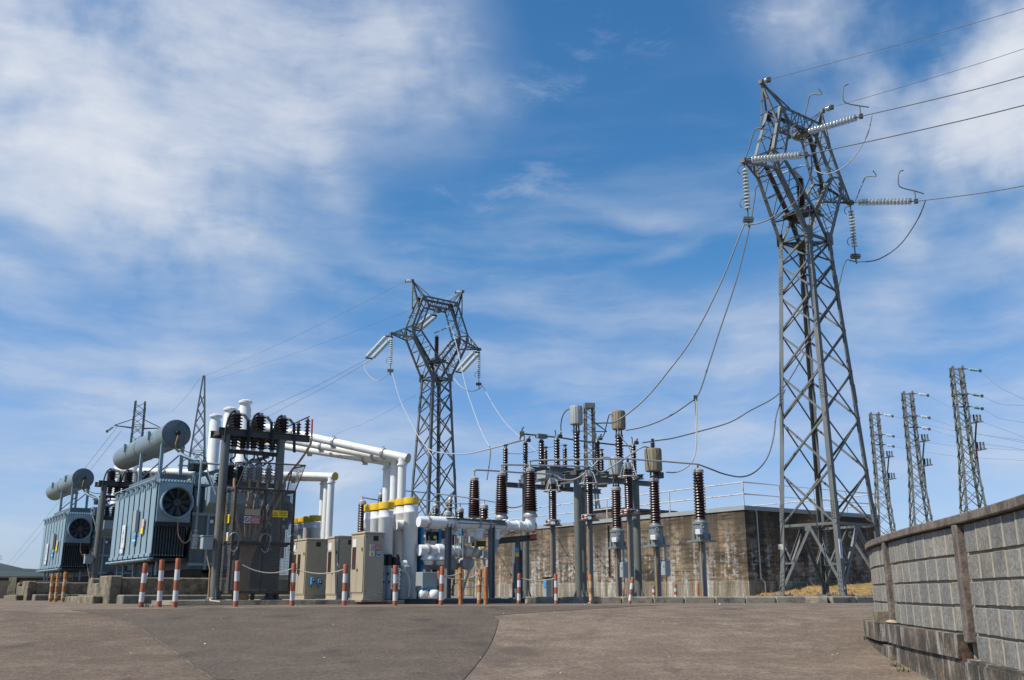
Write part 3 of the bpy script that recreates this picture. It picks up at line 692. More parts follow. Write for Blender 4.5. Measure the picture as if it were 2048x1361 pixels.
# ================================================================= dead-end lattice towers
TROT = 36.7
def lerp(a, b, t): return Vector(a)*(1-t) + Vector(b)*t
def make_tower(label):
    t = thing('transmission_tower', label, 'lattice tower', (10.88, 33.5, 0), R(TROT), 'dead end lattice towers')
    B, Wd, ZW = 1.25, .665, 12.85
    def leg(sx, sy, z): k = (z - .12)/(ZW - .12); h = B + (Wd - B)*k; return Vector((sx*h, sy*h, z))
    for sx, sy in ((-1, -1), (1, -1), (1, 1), (-1, 1)):
        mb = MB(); mb.ang(leg(sx, sy, .12), leg(sx, sy, ZW + .05), .165, .018, (-sx, 0, 0), (0, -sy, 0))
        lg = mb.build('leg', 'galv', t)
        for zc, hl in ((.55, .42), (2.95, .3), (7.1, .33), (11.2, .33), (12.75, .45)):
            mb = MB(); a, b = leg(sx, sy, zc - hl), leg(sx, sy, zc + hl); off = Vector((sx, sy, 0))*.012
            mb.ang(a + off, b + off, .185, .014, (-sx, 0, 0), (0, -sy, 0))
            n = 6
            for i in range(n):
                p = lerp(a, b, (i + .5)/n)
                for q in (.05, .13):
                    mb.box(p + Vector((-sx*q, sy*.018, .03*(q > .1))), (.032, .03, .032)); mb.box(p + Vector((sx*.018, -sy*q, .03*(q > .1))), (.03, .032, .032))
            mb.build('splice_plate', 'galv', lg)
        mb = MB(); mb.box(leg(sx, sy, .2) + Vector((-sx*.05, -sy*.05, .0)), (.5, .5, .035))
        for qx in (-.18, .18):
            for qy in (-.18, .18): mb.cyl(leg(sx, sy, .2) + Vector((qx - sx*.05, qy - sy*.05, .0)), leg(sx, sy, .2) + Vector((qx - sx*.05, qy - sy*.05, .09)), .02, 6)
        mb.build('base_plate', 'galv', lg)
    Z = [2.45, 4.33, 6.17, 7.86, 9.38, 10.8, 12.0, 12.85]
    faces = [((-1, -1), (1, -1)), ((1, -1), (1, 1)), ((1, 1), (-1, 1)), ((-1, 1), (-1, -1))]
    for (ax, ay), (bx_, by) in faces:
        mb = MB(); nin = Vector((-(ax + bx_)/2, -(ay + by)/2, 0))
        def br(p, q, wd=.075, off=0):
            p = Vector(p) + nin*off; q = Vector(q) + nin*off; ax_ = (q - p).normalized()
            mb.ang(p, q, wd, .014, ax_.cross(nin), nin)
        for z0, z1 in zip(Z, Z[1:]):
            br(leg(ax, ay, z0), leg(bx_, by, z1), .062, .02); br(leg(bx_, by, z0), leg(ax, ay, z1), .062, .045)
        br(leg(ax, ay, 2.45), leg(bx_, by, 2.45), .09, .02); br(leg(ax, ay, ZW), leg(bx_, by, ZW), .09, .02)
        m0 = (leg(ax, ay, 2.4) + leg(bx_, by, 2.4))/2
        for sx, sy in ((ax, ay), (bx_, by)):
            f = leg(sx, sy, .35); br(m0, f, .10, .02); k = lerp(f, m0, .42)
            br(leg(sx, sy, k.z), k, .06, .03); br(leg(sx, sy, 2.0), k, .06, .03)
        mb.box(m0 + nin*.02, (.26 if ay == by else .02, .26 if ax == bx_ else .02, .22))
        mb.build('face_lattice', 'galv', t)
    mb = MB()
    mb.beam(leg(-1, -1, ZW), leg(1, 1, ZW), .07, .07); mb.beam(leg(1, -1, ZW), leg(-1, 1, ZW), .07, .07); mb.box((0, 0, ZW - .05), (.75, .75, .02))
    mb.build('diaphragm', 'galv_old', t)
    # ---- head: two leaning arms that close in a bridge, tipped by two peaks
    def ch(mb, p, q, wd=.12, d1=(1, 0, 0), d2=(0, 1, 0)): mb.ang(p, q, wd, .014, d1, d2)
    for s in (-1, 1):
        mb = MB(); lat = MB()
        for y in (-1, 1):
            Wo = Vector((s*.665, y*.665, ZW)); Eo0 = Vector((s*1.93, y*.50, 15.1)); Eo = Vector((s*2.05, y*.46, 15.9)); Br = Vector((s*1.28, y*.36, 17.95))
            Wi = Vector((-s*.665, y*.665, ZW)); V = Vector((0, y*.56, 14.0)); Ei = Vector((s*1.38, y*.46, 15.72)); Bi = Vector((s*.78, y*.36, 17.32))
            ch(mb, Wo, Eo0, .15, (-s, 0, 0), (0, -y, 0)); ch(mb, Eo0, Eo, .15, (-s, 0, 0), (0, -y, 0)); ch(mb, Eo, Br, .13, (-s, 0, 0), (0, -y, 0))
            ch(mb, Wi + Vector((0, -y*.03, 0)), V + Vector((0, -y*.03*s, 0)), .13, (s, 0, 0), (0, -y, 0)); ch(mb, V + Vector((0, -y*.03*s, 0)), Ei, .13, (s, 0, 0), (0, -y, 0)); ch(mb, Ei, Bi, .10, (s, 0, 0), (0, -y, 0))
            ch(mb, Bi, Br, .08, (-s, 0, 0), (0, -y, 0)); ch(mb, Ei, Eo, .08, (0, 0, -1), (0, -y, 0))
            def zz(A, B, n, wd=.042):
                pa = [A(i/n) for i in range(n+1)]; pb = [B((i+.5)/n) for i in range(n)]
                for i in range(n): lat.beam(pa[i], pb[i], wd, .012, (0, 1, 0)); lat.beam(pb[i], pa[i+1], wd, .012, (0, 1, 0))
            zz(lambda q: lerp(Wo, Eo0, q), lambda q: lerp(V, Ei, q), 3); zz(lambda q: lerp(Eo, Br, q), lambda q: lerp(Ei, Bi, q), 2)
            lat.beam(lerp(Wo, Eo0, .32), V, .055, .012, (0, 1, 0)); lat.beam(Ei, Eo0, .055, .012, (0, 1, 0))
        for A0, A1, n in (((.665, ZW), (1.93, 15.1), 3), ((2.05, 15.9), (1.28, 17.95), 3)):
            d0, d1 = (.665, .50) if A0[1] == ZW else (.46, .36)
            for i in range(n):
                q0, q1 = i/n, (i+1)/n; f = 1 if i % 2 else -1
                a = Vector((s*(A0[0]+(A1[0]-A0[0])*q0), f*(d0+(d1-d0)*q0), A0[1]+(A1[1]-A0[1])*q0)); b = Vector((s*(A0[0]+(A1[0]-A0[0])*q1), -f*(d0+(d1-d0)*q1), A0[1]+(A1[1]-A0[1])*q1))
                lat.beam(a, b, .045, .012); lat.beam(Vector((b.x, -b.y, b.z)), b, .045, .012)
        for i in range(4):
            q = (i+.5)/4; a = lerp((0, .56, 14.0), (s*1.38, .46, 15.72), q); lat.beam(a, (a.x, -a.y, a.z), .05, .012)
            a = lerp((s*1.38, .46, 15.72), (s*.78, .36, 17.32), q); lat.beam(a, (a.x, -a.y, a.z), .05, .012)
        arm = mb.build('head_arm', 'galv', t); lat.build('arm_lattice', 'galv', arm)
        for y in (-1, 1):
            for c_, d_ in (((s*.60, y*.672, ZW + .1), (.36, .014, .46)), ((s*1.93, y*.50, 15.5), (.24, .014, .4)), ((s*1.15, y*.375, 17.75), (.28, .014, .3))): mb = MB(); mb.box(c_, d_); mb.build('gusset', 'galv', arm)
        # crossarm
        tip = Vector((s*3.18, 0, 15.25)); mb = MB()
        for y in (-1, 1):
            up = Vector((s*2.05, y*.46, 15.9)); lo = Vector((s*1.93, y*.50, 15.1))
            ch(mb, up, tip + Vector((0, y*.04, .04)), .075, (0, 0, -1), (0, -y, 0)); ch(mb, lo, tip + Vector((0, y*.04, -.04)), .085, (0, 0, 1), (0, -y, 0))
            for i in range(3):
                q = (i+.3)/3.3; mb.beam(lerp(lo, tip, q), lerp(up, tip, q + .16), .045, .012, (0, 1, 0)); mb.beam(lerp(up, tip, q+.16), lerp(lo, tip, q+.30), .045, .012, (0, 1, 0))
        for i in range(4):
            q = i/4.2; f = 1 if i % 2 else -1; mb.beam(lerp((s*1.93, f*.5, 15.1), tip, q), lerp((s*1.93, -f*.5, 15.1), tip, q + .22), .05, .012)
        mb.box(tip, (.22, .2, .16)); mb.build('crossarm', 'galv', t)
        # peak
        ap = Vector((s*1.86, 0, 18.85)); mb = MB()
        for y in (-1, 1):
            ch(mb, (s*1.28, y*.36, 17.95), ap, .07, (0, 0, 1), (0, -y, 0)); ch(mb, (s*1.62, y*.40, 17.15), ap, .08, (-s, 0, 0), (0, -y, 0))
            mb.beam((s*.75, y*.36, 17.95), ap, .05, .03)
        for q in (.3, .6):
            a = lerp((s*1.62, .4, 17.15), ap, q); mb.beam(a, (a.x, -a.y, a.z), .045, .012)
        mb.box(ap, (.17, .15, .15)); mb.build('peak', 'galv', t)
    mb = MB()
    for y in (-1, 1):
        ch(mb, (-1.28, y*.36, 17.95), (1.28, y*.36, 17.95), .11, (0, 0, -1), (0, -y, 0)); ch(mb, (-.78, y*.36, 17.32), (.78, y*.36, 17.32), .11, (0, 0, 1), (0, -y, 0))
        for i in range(4):
            a = -.78 + i*.39; mb.beam((a, y*.36, 17.32), (a + .2, y*.36, 17.95), .05, .012, (0, 1, 0)); mb.beam((a+.2, y*.36, 17.95), (a + .39, y*.36, 17.32), .05, .012, (0, 1, 0))
    for i in range(6):
        a = -1.2 + i*.48; f = 1 if i % 2 else -1; mb.beam((a, f*.36, 17.95), (a + .48, -f*.36, 17.95), .05, .012) if i < 5 else None
        b = -.78 + i*.31; mb.beam((b, f*.36, 17.32), (b + .31, -f*.36, 17.32), .05, .012) if i < 5 else None; mb.beam((b, .36, 17.32), (b, -.36, 17.32), .05, .012)
    mb.box((0, -.12, 17.2), (.3, .3, .16)); mb.beam((0, -.45, 17.25), (0, .45, 17.25), .12, .06)
    mb.build('bridge_beam', 'galv', t)
    # fork platform and the post insulator on it
    mb = MB(); mb.box((0, 0, 14.02), (.8, 1.1, .07)); mb.beam((-.55, -.5, 13.9), (.55, -.5, 13.9), .08, .08); mb.beam((-.55, .5, 13.9), (.55, .5, 13.9), .08, .08); mb.build('fork_platform', 'galv_old', t)
    return t
RT = make_tower('tall grey lattice tower standing on its footing in front of the basin')
# small plates on this tower's legs
mb = MB(); mb.box((-1.245, -.0+1.19, 1.6), (.02, .16, .2)); mb = MB()
p = P(1556.5, 1095, 33.2)
o = MB(); o.box((p.x, p.y - .3, p.z), (.15, .015, .17), R(-10)); o = o.build('warning_sign', 'label_white'); tag(o, 'small white plate with a yellow mark strapped to a tower leg', 'sign')
oo = MB(); q = Vector((p.x, p.y - .31, p.z)); oo.add([q + Vector((-.045, -.002, -.05)), q + Vector((.045, -.002, -.05)), q + Vector((0, -.002, .05))], [(0, 1, 2)]); oo = oo.build('triangle_mark', 'yellow_sign', None); oo.parent = o
a = toW(RT, (-1.10, -1.16, 1.75))
o = MB(); o.box((-1.12, -1.19, 1.66), (.13, .02, .62)); o = o.build('number_plate', 'label_white', None)
o.parent = None; o.location = RT.location; o.rotation_euler = RT.rotation_euler; tag(o, 'tall narrow white plate with dark upright characters on the near tower leg', 'sign')
oo = MB(); rng = random.Random(2)
for i in range(9): oo.box((-1.12 + .0, -1.204, 1.45 + i*.05), (.05 if i % 3 else .03, .004, .03))
oo = oo.build('lettering', 'blue', None); oo.parent = o

LT = place_copy(RT, (-4.64, 57.15, 0), R(TROT), 'grey lattice tower rising behind the white gas switchgear')

# ---------------------------------------------------------------- insulator strings
def disc_mesh(r=.135, mat='glass_disc', cap='cap_metal'):
    mb = MB(); mb.lathe([(.03, 0), (.05, .01), (r*.75, .032), (r, .07), (r*.98, .082), (r*.6, .075), (.03, .085)], n=16)
    mb.mat(1); mb.lathe([(.03, .03), (.048, .035), (.045, .0), (.02, -.045)], n=8)
    return mb.build('disc', [mat, cap])
DISC = disc_mesh(); DISC_ME = DISC.data; bpy.data.objects.remove(DISC)
DISC2 = disc_mesh(.09, 'teal_glass'); DISC2_ME = DISC2.data; bpy.data.objects.remove(DISC2)
def string_of(name, label, a, b, n, group, start=.25, end=.25, double=0, sc=1.0, me=None, horns=()):
    a, b = Vector(a), Vector(b); t = thing(name, label, 'insulator', a, 0, group); ln = (b - a).length; ax, sd, u = basis(b - a)
    rows = [0] if not double else [-double/2, double/2]
    q = ax.to_track_quat('Z', 'Y')
    fit = MB()
    for off in rows:
        for i in range(n):
            o = bpy.data.objects.new('disc', me or DISC_ME); COL.objects.link(o); o.parent = t
            o.location = ax*(start + (ln - start - end)*(i + .5)/n) + sd*off; o.rotation_mode = 'QUATERNION'; o.rotation_quaternion = q; o.scale = (sc, sc, sc)
        fit.tube([sd*off*.0 + ax*0, sd*off + ax*start*.9, sd*off + ax*start], .022, 6); fit.tube([sd*off + ax*(ln - end), sd*off + ax*ln], .024, 6)
        fit.tube([sd*off + ax*start, sd*off + ax*(ln-end)], .02, 6)
    if double: fit.beam(sd*-double*.6 + ax*ln, sd*double*.6 + ax*ln, .05, .08); fit.beam(sd*-double*.6 + ax*start*.9, sd*double*.6 + ax*start*.9, .05, .08)
    else: fit.box(ax*ln, (.12, .12, .16))
    fit.build('end_fitting', 'galv_old', t)
    for h in horns:
        hb = MB(); hb.tube(smooth_pts([Vector(p) - a for p in h], 4), .022, 7); hb.build('arcing_horn', 'galv', t)
    return t
TD = (math.cos(R(TROT)), math.sin(R(TROT))); NU = (TD[1], -TD[0])      # NU points towards the viewer's side of the line
def TWP(t, x, y, z): return toW(t, (x, y, z))
G1 = 'glass insulator strings on the tall near tower'; G2 = 'glass insulator strings on the farther lattice tower'
a1 = TWP(RT, -3.18, -.05, 15.25); b1 = along(a1, NU, 1612, 310)
a2 = TWP(RT, .05, -.25, 17.2); b2 = along(a2, NU, 1722, 233)
a3 = TWP(RT, 3.18, -.05, 15.25); b3 = along(a3, NU, 1832, 403)
def hz(a, b, px, py, f): return P(px, py, lerp(a, b, f).y)
string_of('insulator_string', 'horizontal glass string from the near arm of the tall tower, crossing its lattice', a1, b1, 15, G1, horns=[
    [a1 + Vector((0, 0, .06)), hz(a1, b1, 1500, 290, .05), hz(a1, b1, 1509, 261, .1), hz(a1, b1, 1520, 257, .15), hz(a1, b1, 1536, 259, .2)],
    [hz(a1, b1, 1592, 250, 1), hz(a1, b1, 1584, 256, 1), hz(a1, b1, 1583, 270, 1), hz(a1, b1, 1588, 279, 1), hz(a1, b1, 1612, 285, 1), hz(a1, b1, 1636, 291, 1)], [b1, hz(a1, b1, 1611, 285, 1)]])
string_of('insulator_string', 'horizontal glass string from the top bridge of the tall tower, against the cloud', a2, b2, 15, G1, horns=[
    [hz(a2, b2, 1607, 240, .0), hz(a2, b2, 1616, 205, .05), hz(a2, b2, 1622, 190, .1), hz(a2, b2, 1643, 189, .2), hz(a2, b2, 1637, 178, .2)],
    [hz(a2, b2, 1697, 169, 1), hz(a2, b2, 1687, 175, 1), hz(a2, b2, 1686, 198, 1), hz(a2, b2, 1694, 207, 1), hz(a2, b2, 1718, 212, 1), hz(a2, b2, 1738, 215, 1)], [b2, hz(a2, b2, 1719, 212, 1)]])
string_of('insulator_string', 'horizontal glass string from the far arm of the tall tower, lowest of its three', a3, b3, 15, G1, horns=[
    [hz(a3, b3, 1711, 402, .02), hz(a3, b3, 1724, 370, .05), hz(a3, b3, 1733, 354, .1), hz(a3, b3, 1752, 353, .2), hz(a3, b3, 1746, 342, .2)],
    [hz(a3, b3, 1807, 341, 1), hz(a3, b3, 1798, 346, 1), hz(a3, b3, 1797, 368, 1), hz(a3, b3, 1804, 376, 1), hz(a3, b3, 1828, 382, 1), hz(a3, b3, 1848, 388, 1)], [b3, hz(a3, b3, 1829, 382, 1)]])
def susp(t, x, label, g, ln=2.15):
    a = TWP(t, x, 0, 15.15); b = a + Vector((0, 0, -ln))
    s = string_of('insulator_string', label, a, b, 12, g, .15, .42, sc=.86)
    mb = MB(); mb.box((0, 0, -ln - .06), (.34, .18, .045)); mb.box((0, 0, -ln), (.36, .2, .05)); mb.box((0, 0, -ln + .06), (.34, .18, .045)); mb.tube([(0, 0, -ln - .05), (.02, 0, -ln - .3)], .03, 6); mb.build('counterweight', 'galv', s)
    for zz in (-.3, -1.6):
        mb = MB(); mb.tube(smooth_pts([(0, 0, zz + .25), (-.2, 0, zz + .2), (-.26, 0, zz), (-.18, 0, zz - .1)], 3), .013, 6); mb.build('arcing_horn', 'galv_old', s)
    return b + Vector((0, 0, -.3))
sA = susp(RT, -3.18, 'vertical glass string with a flat weight under the near arm of the tall tower', G1)
sB = susp(RT, 3.18, 'vertical glass string with a flat weight under the far arm of the tall tower', G1)
sC = susp(LT, -3.18, 'vertical glass string and weight under the near arm of the farther tower', G2)
sD = susp(LT, 3.18, 'vertical glass string and weight under the far arm of the farther tower', G2)
U2 = (-NU[0], -NU[1])
c1 = TWP(LT, -3.18, .05, 15.2); e1 = along(c1, U2, 738, 717)
c2 = TWP(LT, 0, .2, 17.1); e2 = along(c2, U2, 832, 661)
c3 = TWP(LT, 3.18, .05, 15.2); e3 = along(c3, U2, 917, 745)
for a, b, l in ((c1, e1, 'slanting double glass string at the near arm of the farther tower'), (c2, e2, 'slanting double glass string hung inside the head window of the farther tower'), (c3, e3, 'slanting double glass string at the far arm of the farther tower')):
    string_of('insulator_string', l, a, b, 14, G2, double=.42, sc=.95)
for t_, x, px, py, l, g in ((RT, -1.86, 1538, 160, 'short glass insulator at the nearer peak of the tall tower', G1), (RT, 1.86, 1664, 215, 'short glass insulator at the farther peak of the tall tower', G1)):
    a = TWP(t_, x, 0, 18.85); b = along(a, NU, px, py); string_of('earth_wire_insulator', l, a, b, 3, g, .15, .12, sc=.8)
for x, px, py, l in ((-1.86, 812, 563, 'short glass insulator at the nearer peak of the farther tower'), (1.86, 912, 585, 'short glass insulator at the farther peak of the farther tower')):
    a = TWP(LT, x, 0, 18.85); b = along(a, U2, px, py); string_of('earth_wire_insulator', l, a, b, 2, G2, .15, .12, sc=.9)
def post_ins(name, label, base, h, n, rc, rs, mat='porcelain', group=None, cat='insulator', tip=None, cap=True):
    t = thing(name, label, cat, base, 0, group)
    mb = MB(); mb.lathe(sheds(.07, h - .07, n, rc, rs, tip), n=18); mb.build('porcelain_body', mat, t)
    mb = MB(); mb.lathe([(rc*1.35, 0), (rc*1.35, .03), (rc*1.1, .07)], n=14); mb.lathe([(rc*1.05, h-.075), (rc*1.15, h-.04), (rc*1.15, h)], n=14); mb.build('metal_cap', 'cap_metal', t)
    return t
pr = post_ins('post_insulator', 'brown post insulator in the head window of the tall tower', TWP(RT, 0, 0, 14.05), 1.45, 14, .085, .15, group='post insulators on the lattice towers')
pl = post_ins('post_insulator', 'brown post insulator in the head window of the farther tower', TWP(LT, 0, 0, 14.05), 1.6, 14, .085, .15, group='post insulators on the lattice towers')
ra = P(1604, 332, TWP(RT, 0, 0, 0).y - .4); rb = P(1545, 355, TWP(RT, 0, 0, 0).y + .5)
mb = MB(); mb.tube([ra, rb], .035, 8); mb.tube([TWP(RT, 0, 0, 15.5), lerp(ra, rb, .3)], .05, 8); tag(mb.build('terminal_bar', 'tube_alu'), 'bare metal bar on the post insulator of the tall tower', 'bar')
la = P(868, 667, 57.3); lb = P(903, 652, 56.5)
mb = MB(); mb.tube([la, lb], .04, 8); mb.tube([lb, lb + Vector((.05, 0, -.35))], .035, 8); tag(mb.build('terminal_bar', 'tube_alu'), 'bare metal bar on the post insulator of the farther tower', 'bar')

# ---------------------------------------------------------------- wires and cables
def cable(name, label, pts, r=.02, m='cable_grey', cat='cable', group=None, k=6, n=6):
    mb = MB(); mb.tube(smooth_pts(pts, k), r, n); return tag(mb.build(name, m), label, cat, group)
def run(pix, y0, y1):
    """points seen at given columns and rows, at depths going evenly from y0 to y1 along the run"""
    ln = [0]
    for (a, b), (c, d) in zip(pix, pix[1:]): ln.append(ln[-1] + math.hypot(c-a, d-b))
    return [P(px, py, y0 + (y1-y0)*l/ln[-1]) for (px, py), l in zip(pix, ln)]
def spanline(a, px, py, ext):
    e = along(a, NU, px, py); d = e - a; return [a, lerp(a, e, .5) + Vector((0, 0, -.04)), e, e + d*ext + Vector((0, 0, .35*ext))]
GW = 'overhead conductors leaving the tall tower'
for a, px, py, l in ((b1, 2048, 211, 'overhead conductor from the near arm, lowest wire crossing the tower head'), (b2, 2048, 153, 'overhead conductor from the bridge string of the tall tower'), (b3, 2048, 372, 'overhead conductor from the far arm string of the tall tower, well below the others')):
    cable('overhead_conductor', l, spanline(a, px, py, .7), .017, group=GW, cat='wire')
for x, px0, py0, px, py, l in ((-1.86, 1545, 158, 2048, 17, 'thin earth wire from the nearer peak, highest wire in the sky'), (1.86, 1672, 213, 2048, 98, 'thin earth wire from the farther peak, second highest wire in the sky')):
    a = along(TWP(RT, x, 0, 18.85), NU, px0, py0); cable('earth_wire', l, spanline(a, px, py, .7), .009, group=GW, cat='wire')
GJ = 'slack jumpers on the tall tower'
cable('jumper_cable', 'slack cable looping from the near arm string down across the tall tower', run([(1622, 312), (1622, 348), (1597, 398), (1559, 427), (1521, 446), (1490, 450)], b1.y, sA.y), .022, group=GJ)
cable('jumper_cable', 'slack cable looping from the bridge string to the post insulator', run([(1744, 231), (1734, 272), (1706, 317), (1672, 343), (1643, 347), (1620, 335), (1604, 331)], b2.y, ra.y), .022, 'tube_alu', group=GJ)
cable('jumper_cable', 'slack cable looping from the far arm string to its flat weight', run([(1851, 402), (1835, 440), (1800, 490), (1757, 519), (1720, 524), (1698, 521)], b3.y, sB.y), .022, group=GJ)
GD = 'dropper cables down to the yard equipment'
cable('dropper_cable', 'long dropper cable swinging from the near arm weight to the pale line trap', run([(1489, 449), (1476, 480), (1440, 570), (1386, 675), (1327, 755), (1290, 798), (1254, 829), (1228, 845), (1212, 846), (1193, 847)], sA.y, 32.3), .026, group=GD)
cable('dropper_cable', 'dropper cable from the terminal bar of the tall tower to a junction clamp', run([(1545, 355), (1522, 366), (1511, 378), (1510, 392), (1499, 455), (1473, 560), (1440, 660), (1420, 722), (1401, 780), (1391, 797)], rb.y, 32), .024, group=GD)
cable('dropper_cable', 'cable sweeping from the junction clamp to the rusty upper line trap', run([(1391, 797), (1382, 804), (1344, 830), (1308, 847), (1279, 856), (1252, 861)], 32, 33.0), .024, group=GD)
cable('dropper_cable', 'pale hanging cable from the junction clamp to the rusty lower line trap', run([(1391, 797), (1393, 812), (1393, 850), (1392, 895), (1386, 920), (1372, 936), (1352, 945), (1333, 945)], 32, 30.8), .024, 'tube_alu', group=GD)
cable('dropper_cable', 'cable from the far arm weight passing behind the tall tower to the gantry', run([(1697, 519), (1688, 530), (1672, 589), (1640, 647), (1596, 731), (1567, 776), (1545, 798), (1500, 822), (1460, 845), (1400, 863), (1345, 877), (1318, 881), (1285, 886)], sB.y + 1.2, 33.9), .024, group=GD)
mb = MB(); j = P(1391, 797, 32); mb.box(j, (.12, .07, .2)); mb.tube([j, P(1393, 832, 32)], .035, 6); tag(mb.build('cable_clamp', 'galv_old'), 'small metal clamp where the hanging cables meet in mid air', 'clamp')
GE = 'dropper cables of the farther tower'
cable('jumper_cable', 'pale slack cable under the near arm of the farther tower', run([(729, 725), (731, 742), (745, 758), (757, 762), (772, 752), (782, 745)], e1.y, sC.y), .024, 'cable_white', group=GE)
cable('jumper_cable', 'pale slack cable under the far arm of the farther tower', run([(908, 757), (920, 772), (940, 783), (955, 780), (966, 772)], e3.y, sD.y), .024, 'cable_white', group=GE)
cable('dropper_cable', 'white dropper cable from the near arm weight of the farther tower', run([(784, 745), (800, 800), (818, 838), (838, 875), (856, 900), (868, 918)], sC.y, 47), .022, 'cable_white', group=GE)
cable('dropper_cable', 'white dropper cable from the terminal bar of the farther tower', run([(905, 661), (915, 700), (932, 775), (952, 835), (966, 870), (979, 893)], lb.y, 42), .021, 'cable_white', group=GE)
cable('dropper_cable', 'white dropper cable from the far arm weight of the farther tower', run([(967, 775), (985, 808), (1010, 845), (1045, 879), (1075, 905)], sD.y, 36), .02, 'cable_white', group=GE)
cable('dropper_cable', 'thin tail cable hanging under the white dropper near the gantry', run([(979, 893), (981, 905), (979, 925), (974, 960)], 42, 40), .025, group=GE)
cable('bus_conductor', 'slack bus conductor from the farther tower to the first gantry insulator', run([(856, 898), (880, 906), (930, 908), (960, 903), (1010, 890), (1047, 881)], 47, 34.7), .03, 'tube_alu', group=GE)
GL = 'thin distant line wires'
for p0, p1, l in (((e1), (548, 811), 'line wire leaving the near arm of the farther tower, upper of two'), ((e1 + Vector((.2, .1, -.05))), (575, 813), 'line wire leaving the near arm of the farther tower, lower of two')):
    q = P(p1[0], p1[1], 72); cable('line_wire', l, [p0, lerp(p0, q, .5) + Vector((0, 0, -.12)), q, q + (q-p0)*1.2], .010, group=GL, cat='wire')
for (x0, y0, d0), (x1, y1, d1), l in [((832, 790, 59), (672, 868, 75), 'line wire seen between the farther tower and the white ducts'), ((808, 565, 57), (412, 752, 89), 'thin earth wire from the farther tower to the pointed pylon'), ((900, 590, 60), (420, 762, 92), 'faint second earth wire towards the pointed pylon'),
        ((400, 757, 89), (345, 822, 110), 'faint wire beyond the pointed pylon'), ((236, 852, 64), (14, 1130, 160), 'thin wire sloping down to the hill, upper of two'), ((243, 862, 64), (24, 1132, 160), 'thin wire sloping down to the hill, lower of two')]:
    a, b = P(x0, y0, d0), P(x1, y1, d1); cable('line_wire', l, [a, lerp(a, b, .5) + Vector((0, 0, -.25)), b], .007 if d1 < 100 else .012, group=GL, cat='wire')

# ---------------------------------------------------------------- slim pylons beyond the yard
def slim(label, px_top, ytop, Y, H, wt=.62, wb=1.75, rz=12, kind=0, z0=0):
    b = P(px_top, ytop, Y); t = thing('lattice_pylon', label, 'pylon', (b.x, Y, 0), R(rz), 'slim pylons beyond the yard')
    H = b.z; n = 15
    def c(sx, sy, q):
        kq = min(1, q/.62); wq = (wb + (wt*1.15 - wb)*kq if q < .62 else wt*1.15 + (wt - wt*1.15)*(q-.62)/.38)/2; return Vector((sx*wq, sy*wq, H*q))
    mb = MB()
    for sx, sy in ((-1, -1), (1, -1), (1, 1), (-1, 1)):
        leg = MB()
        for q0, q1 in ((0, .62), (.62, 1)): leg.ang(c(sx, sy, q0), c(sx, sy, q1), .12, .03, (-sx, 0, 0), (0, -sy, 0))
        leg.build('leg', 'steel_far', t)
    qs = [0]; st = .105
    while qs[-1] < .985: qs.append(min(1, qs[-1] + st)); st = max(.036, st*.93)
    for k, (q0, q1) in enumerate(zip(qs, qs[1:])):
        for (a, b_) in (((-1, -1), (1, -1)), ((1, -1), (1, 1)), ((1, 1), (-1, 1)), ((-1, 1), (-1, -1))):
            mb.beam(c(*a, q0), c(*b_, q1), .07, .03); 
            if k % 2 or q0 < .6: mb.beam(c(*b_, q0), c(*a, q1), .06, .03)
            if k % 3 == 0: mb.beam(c(*a, q0), c(*b_, q0), .07, .03)
    mb.build('lattice', 'steel_far', t)
    return t, H
rows = [('slim pylon nearest to the block wall', 1912, 734, 55), ('middle slim pylon behind the block wall', 1814, 784, 62.7), ('slim pylon just past the tall tower legs', 1748, 826, 70.4)]
TIPS = []
for k, (l, px, py, Y) in enumerate(rows):
    t, H = slim(l, px, py, Y, 13, .64, 1.75, -8)
    for j, z in enumerate((H - .15, H - 1.65, H - 2.4)):
        mb = MB(); ax = .32; mb.beam((-.32, 0, z), (.5, 0, z), .08, .08); mb.build('arm', 'steel_far', t)
        a = toW(t, (.45, -.1, z)); b = a + Vector((.78 - .08*j, -.2, -.18))
        string_of('line_insulator', ['top', 'middle', 'lower'][j] + ' small insulator on the ' + l, a, b, 5, 'small insulators on the slim pylons', .2, .2, me=DISC2_ME if k == 0 else DISC_ME, sc=1 if k == 0 else .75)
        TIPS.append((b, k, j))
    for z, nb in ((H - 3.3, 3), (H - 4.9, 3)):
        mb = MB(); mb.beam((.3, 0, z - .1), (1.1, -.1, z), .07, .07); mb.build('arm', 'steel_far', t)
        for i in range(nb): mb = MB(); mb.lathe(sheds(z, z + .42, 5, .04, .075), (.62 + i*.17, -.06, 0), n=8); mb.build('cable_termination', 'porcelain_black', t)
    mb = MB(); mb.tube([(.75, -.06, H-3.2), (.5, -.2, H-4.4), (.42, -.4, H*.5), (.75, -.7, 0)], .05, 6); mb.build('riser_cable', 'cable_grey' if k else 'rust_red', t)
for b, k, j in TIPS:
    e = P(2048, [[800, 812, 846], [855, 866, 880], [842, 862, 882]][k][j] + (0 if k == 0 else 20*k), b.y - 14); d = e - b
    cable('line_wire', ['top', 'middle', 'lower'][j] + ' wire off the ' + rows[k][0], [b, lerp(b, e, .5) + Vector((0, 0, -.2)), e, e + d*.6], .007, group='thin wires of the slim pylons', cat='wire')
t, H = slim('slim pylon rising behind the gantry and the pale line trap', 1178, 810, 67, 13, .66, 1.8, 8)
for s in (-1, 1):
    mb = MB(); mb.beam((s*.33, 0, H-1.2), (s*1.25, 0, H-1.9), .07, .05); mb.beam((s*.33, 0, H-1.9), (s*1.25, 0, H-1.9), .08, .06); mb.beam((s*.33, .2, H-1.2), (s*1.25, 0, H-1.9), .06, .05); mb.build('arm', 'steel_far', t)
mb = MB(); mb.box((0, 0, H - .1), (.72, .72, .35)); mb.build('head_frame', 'steel_far', t)
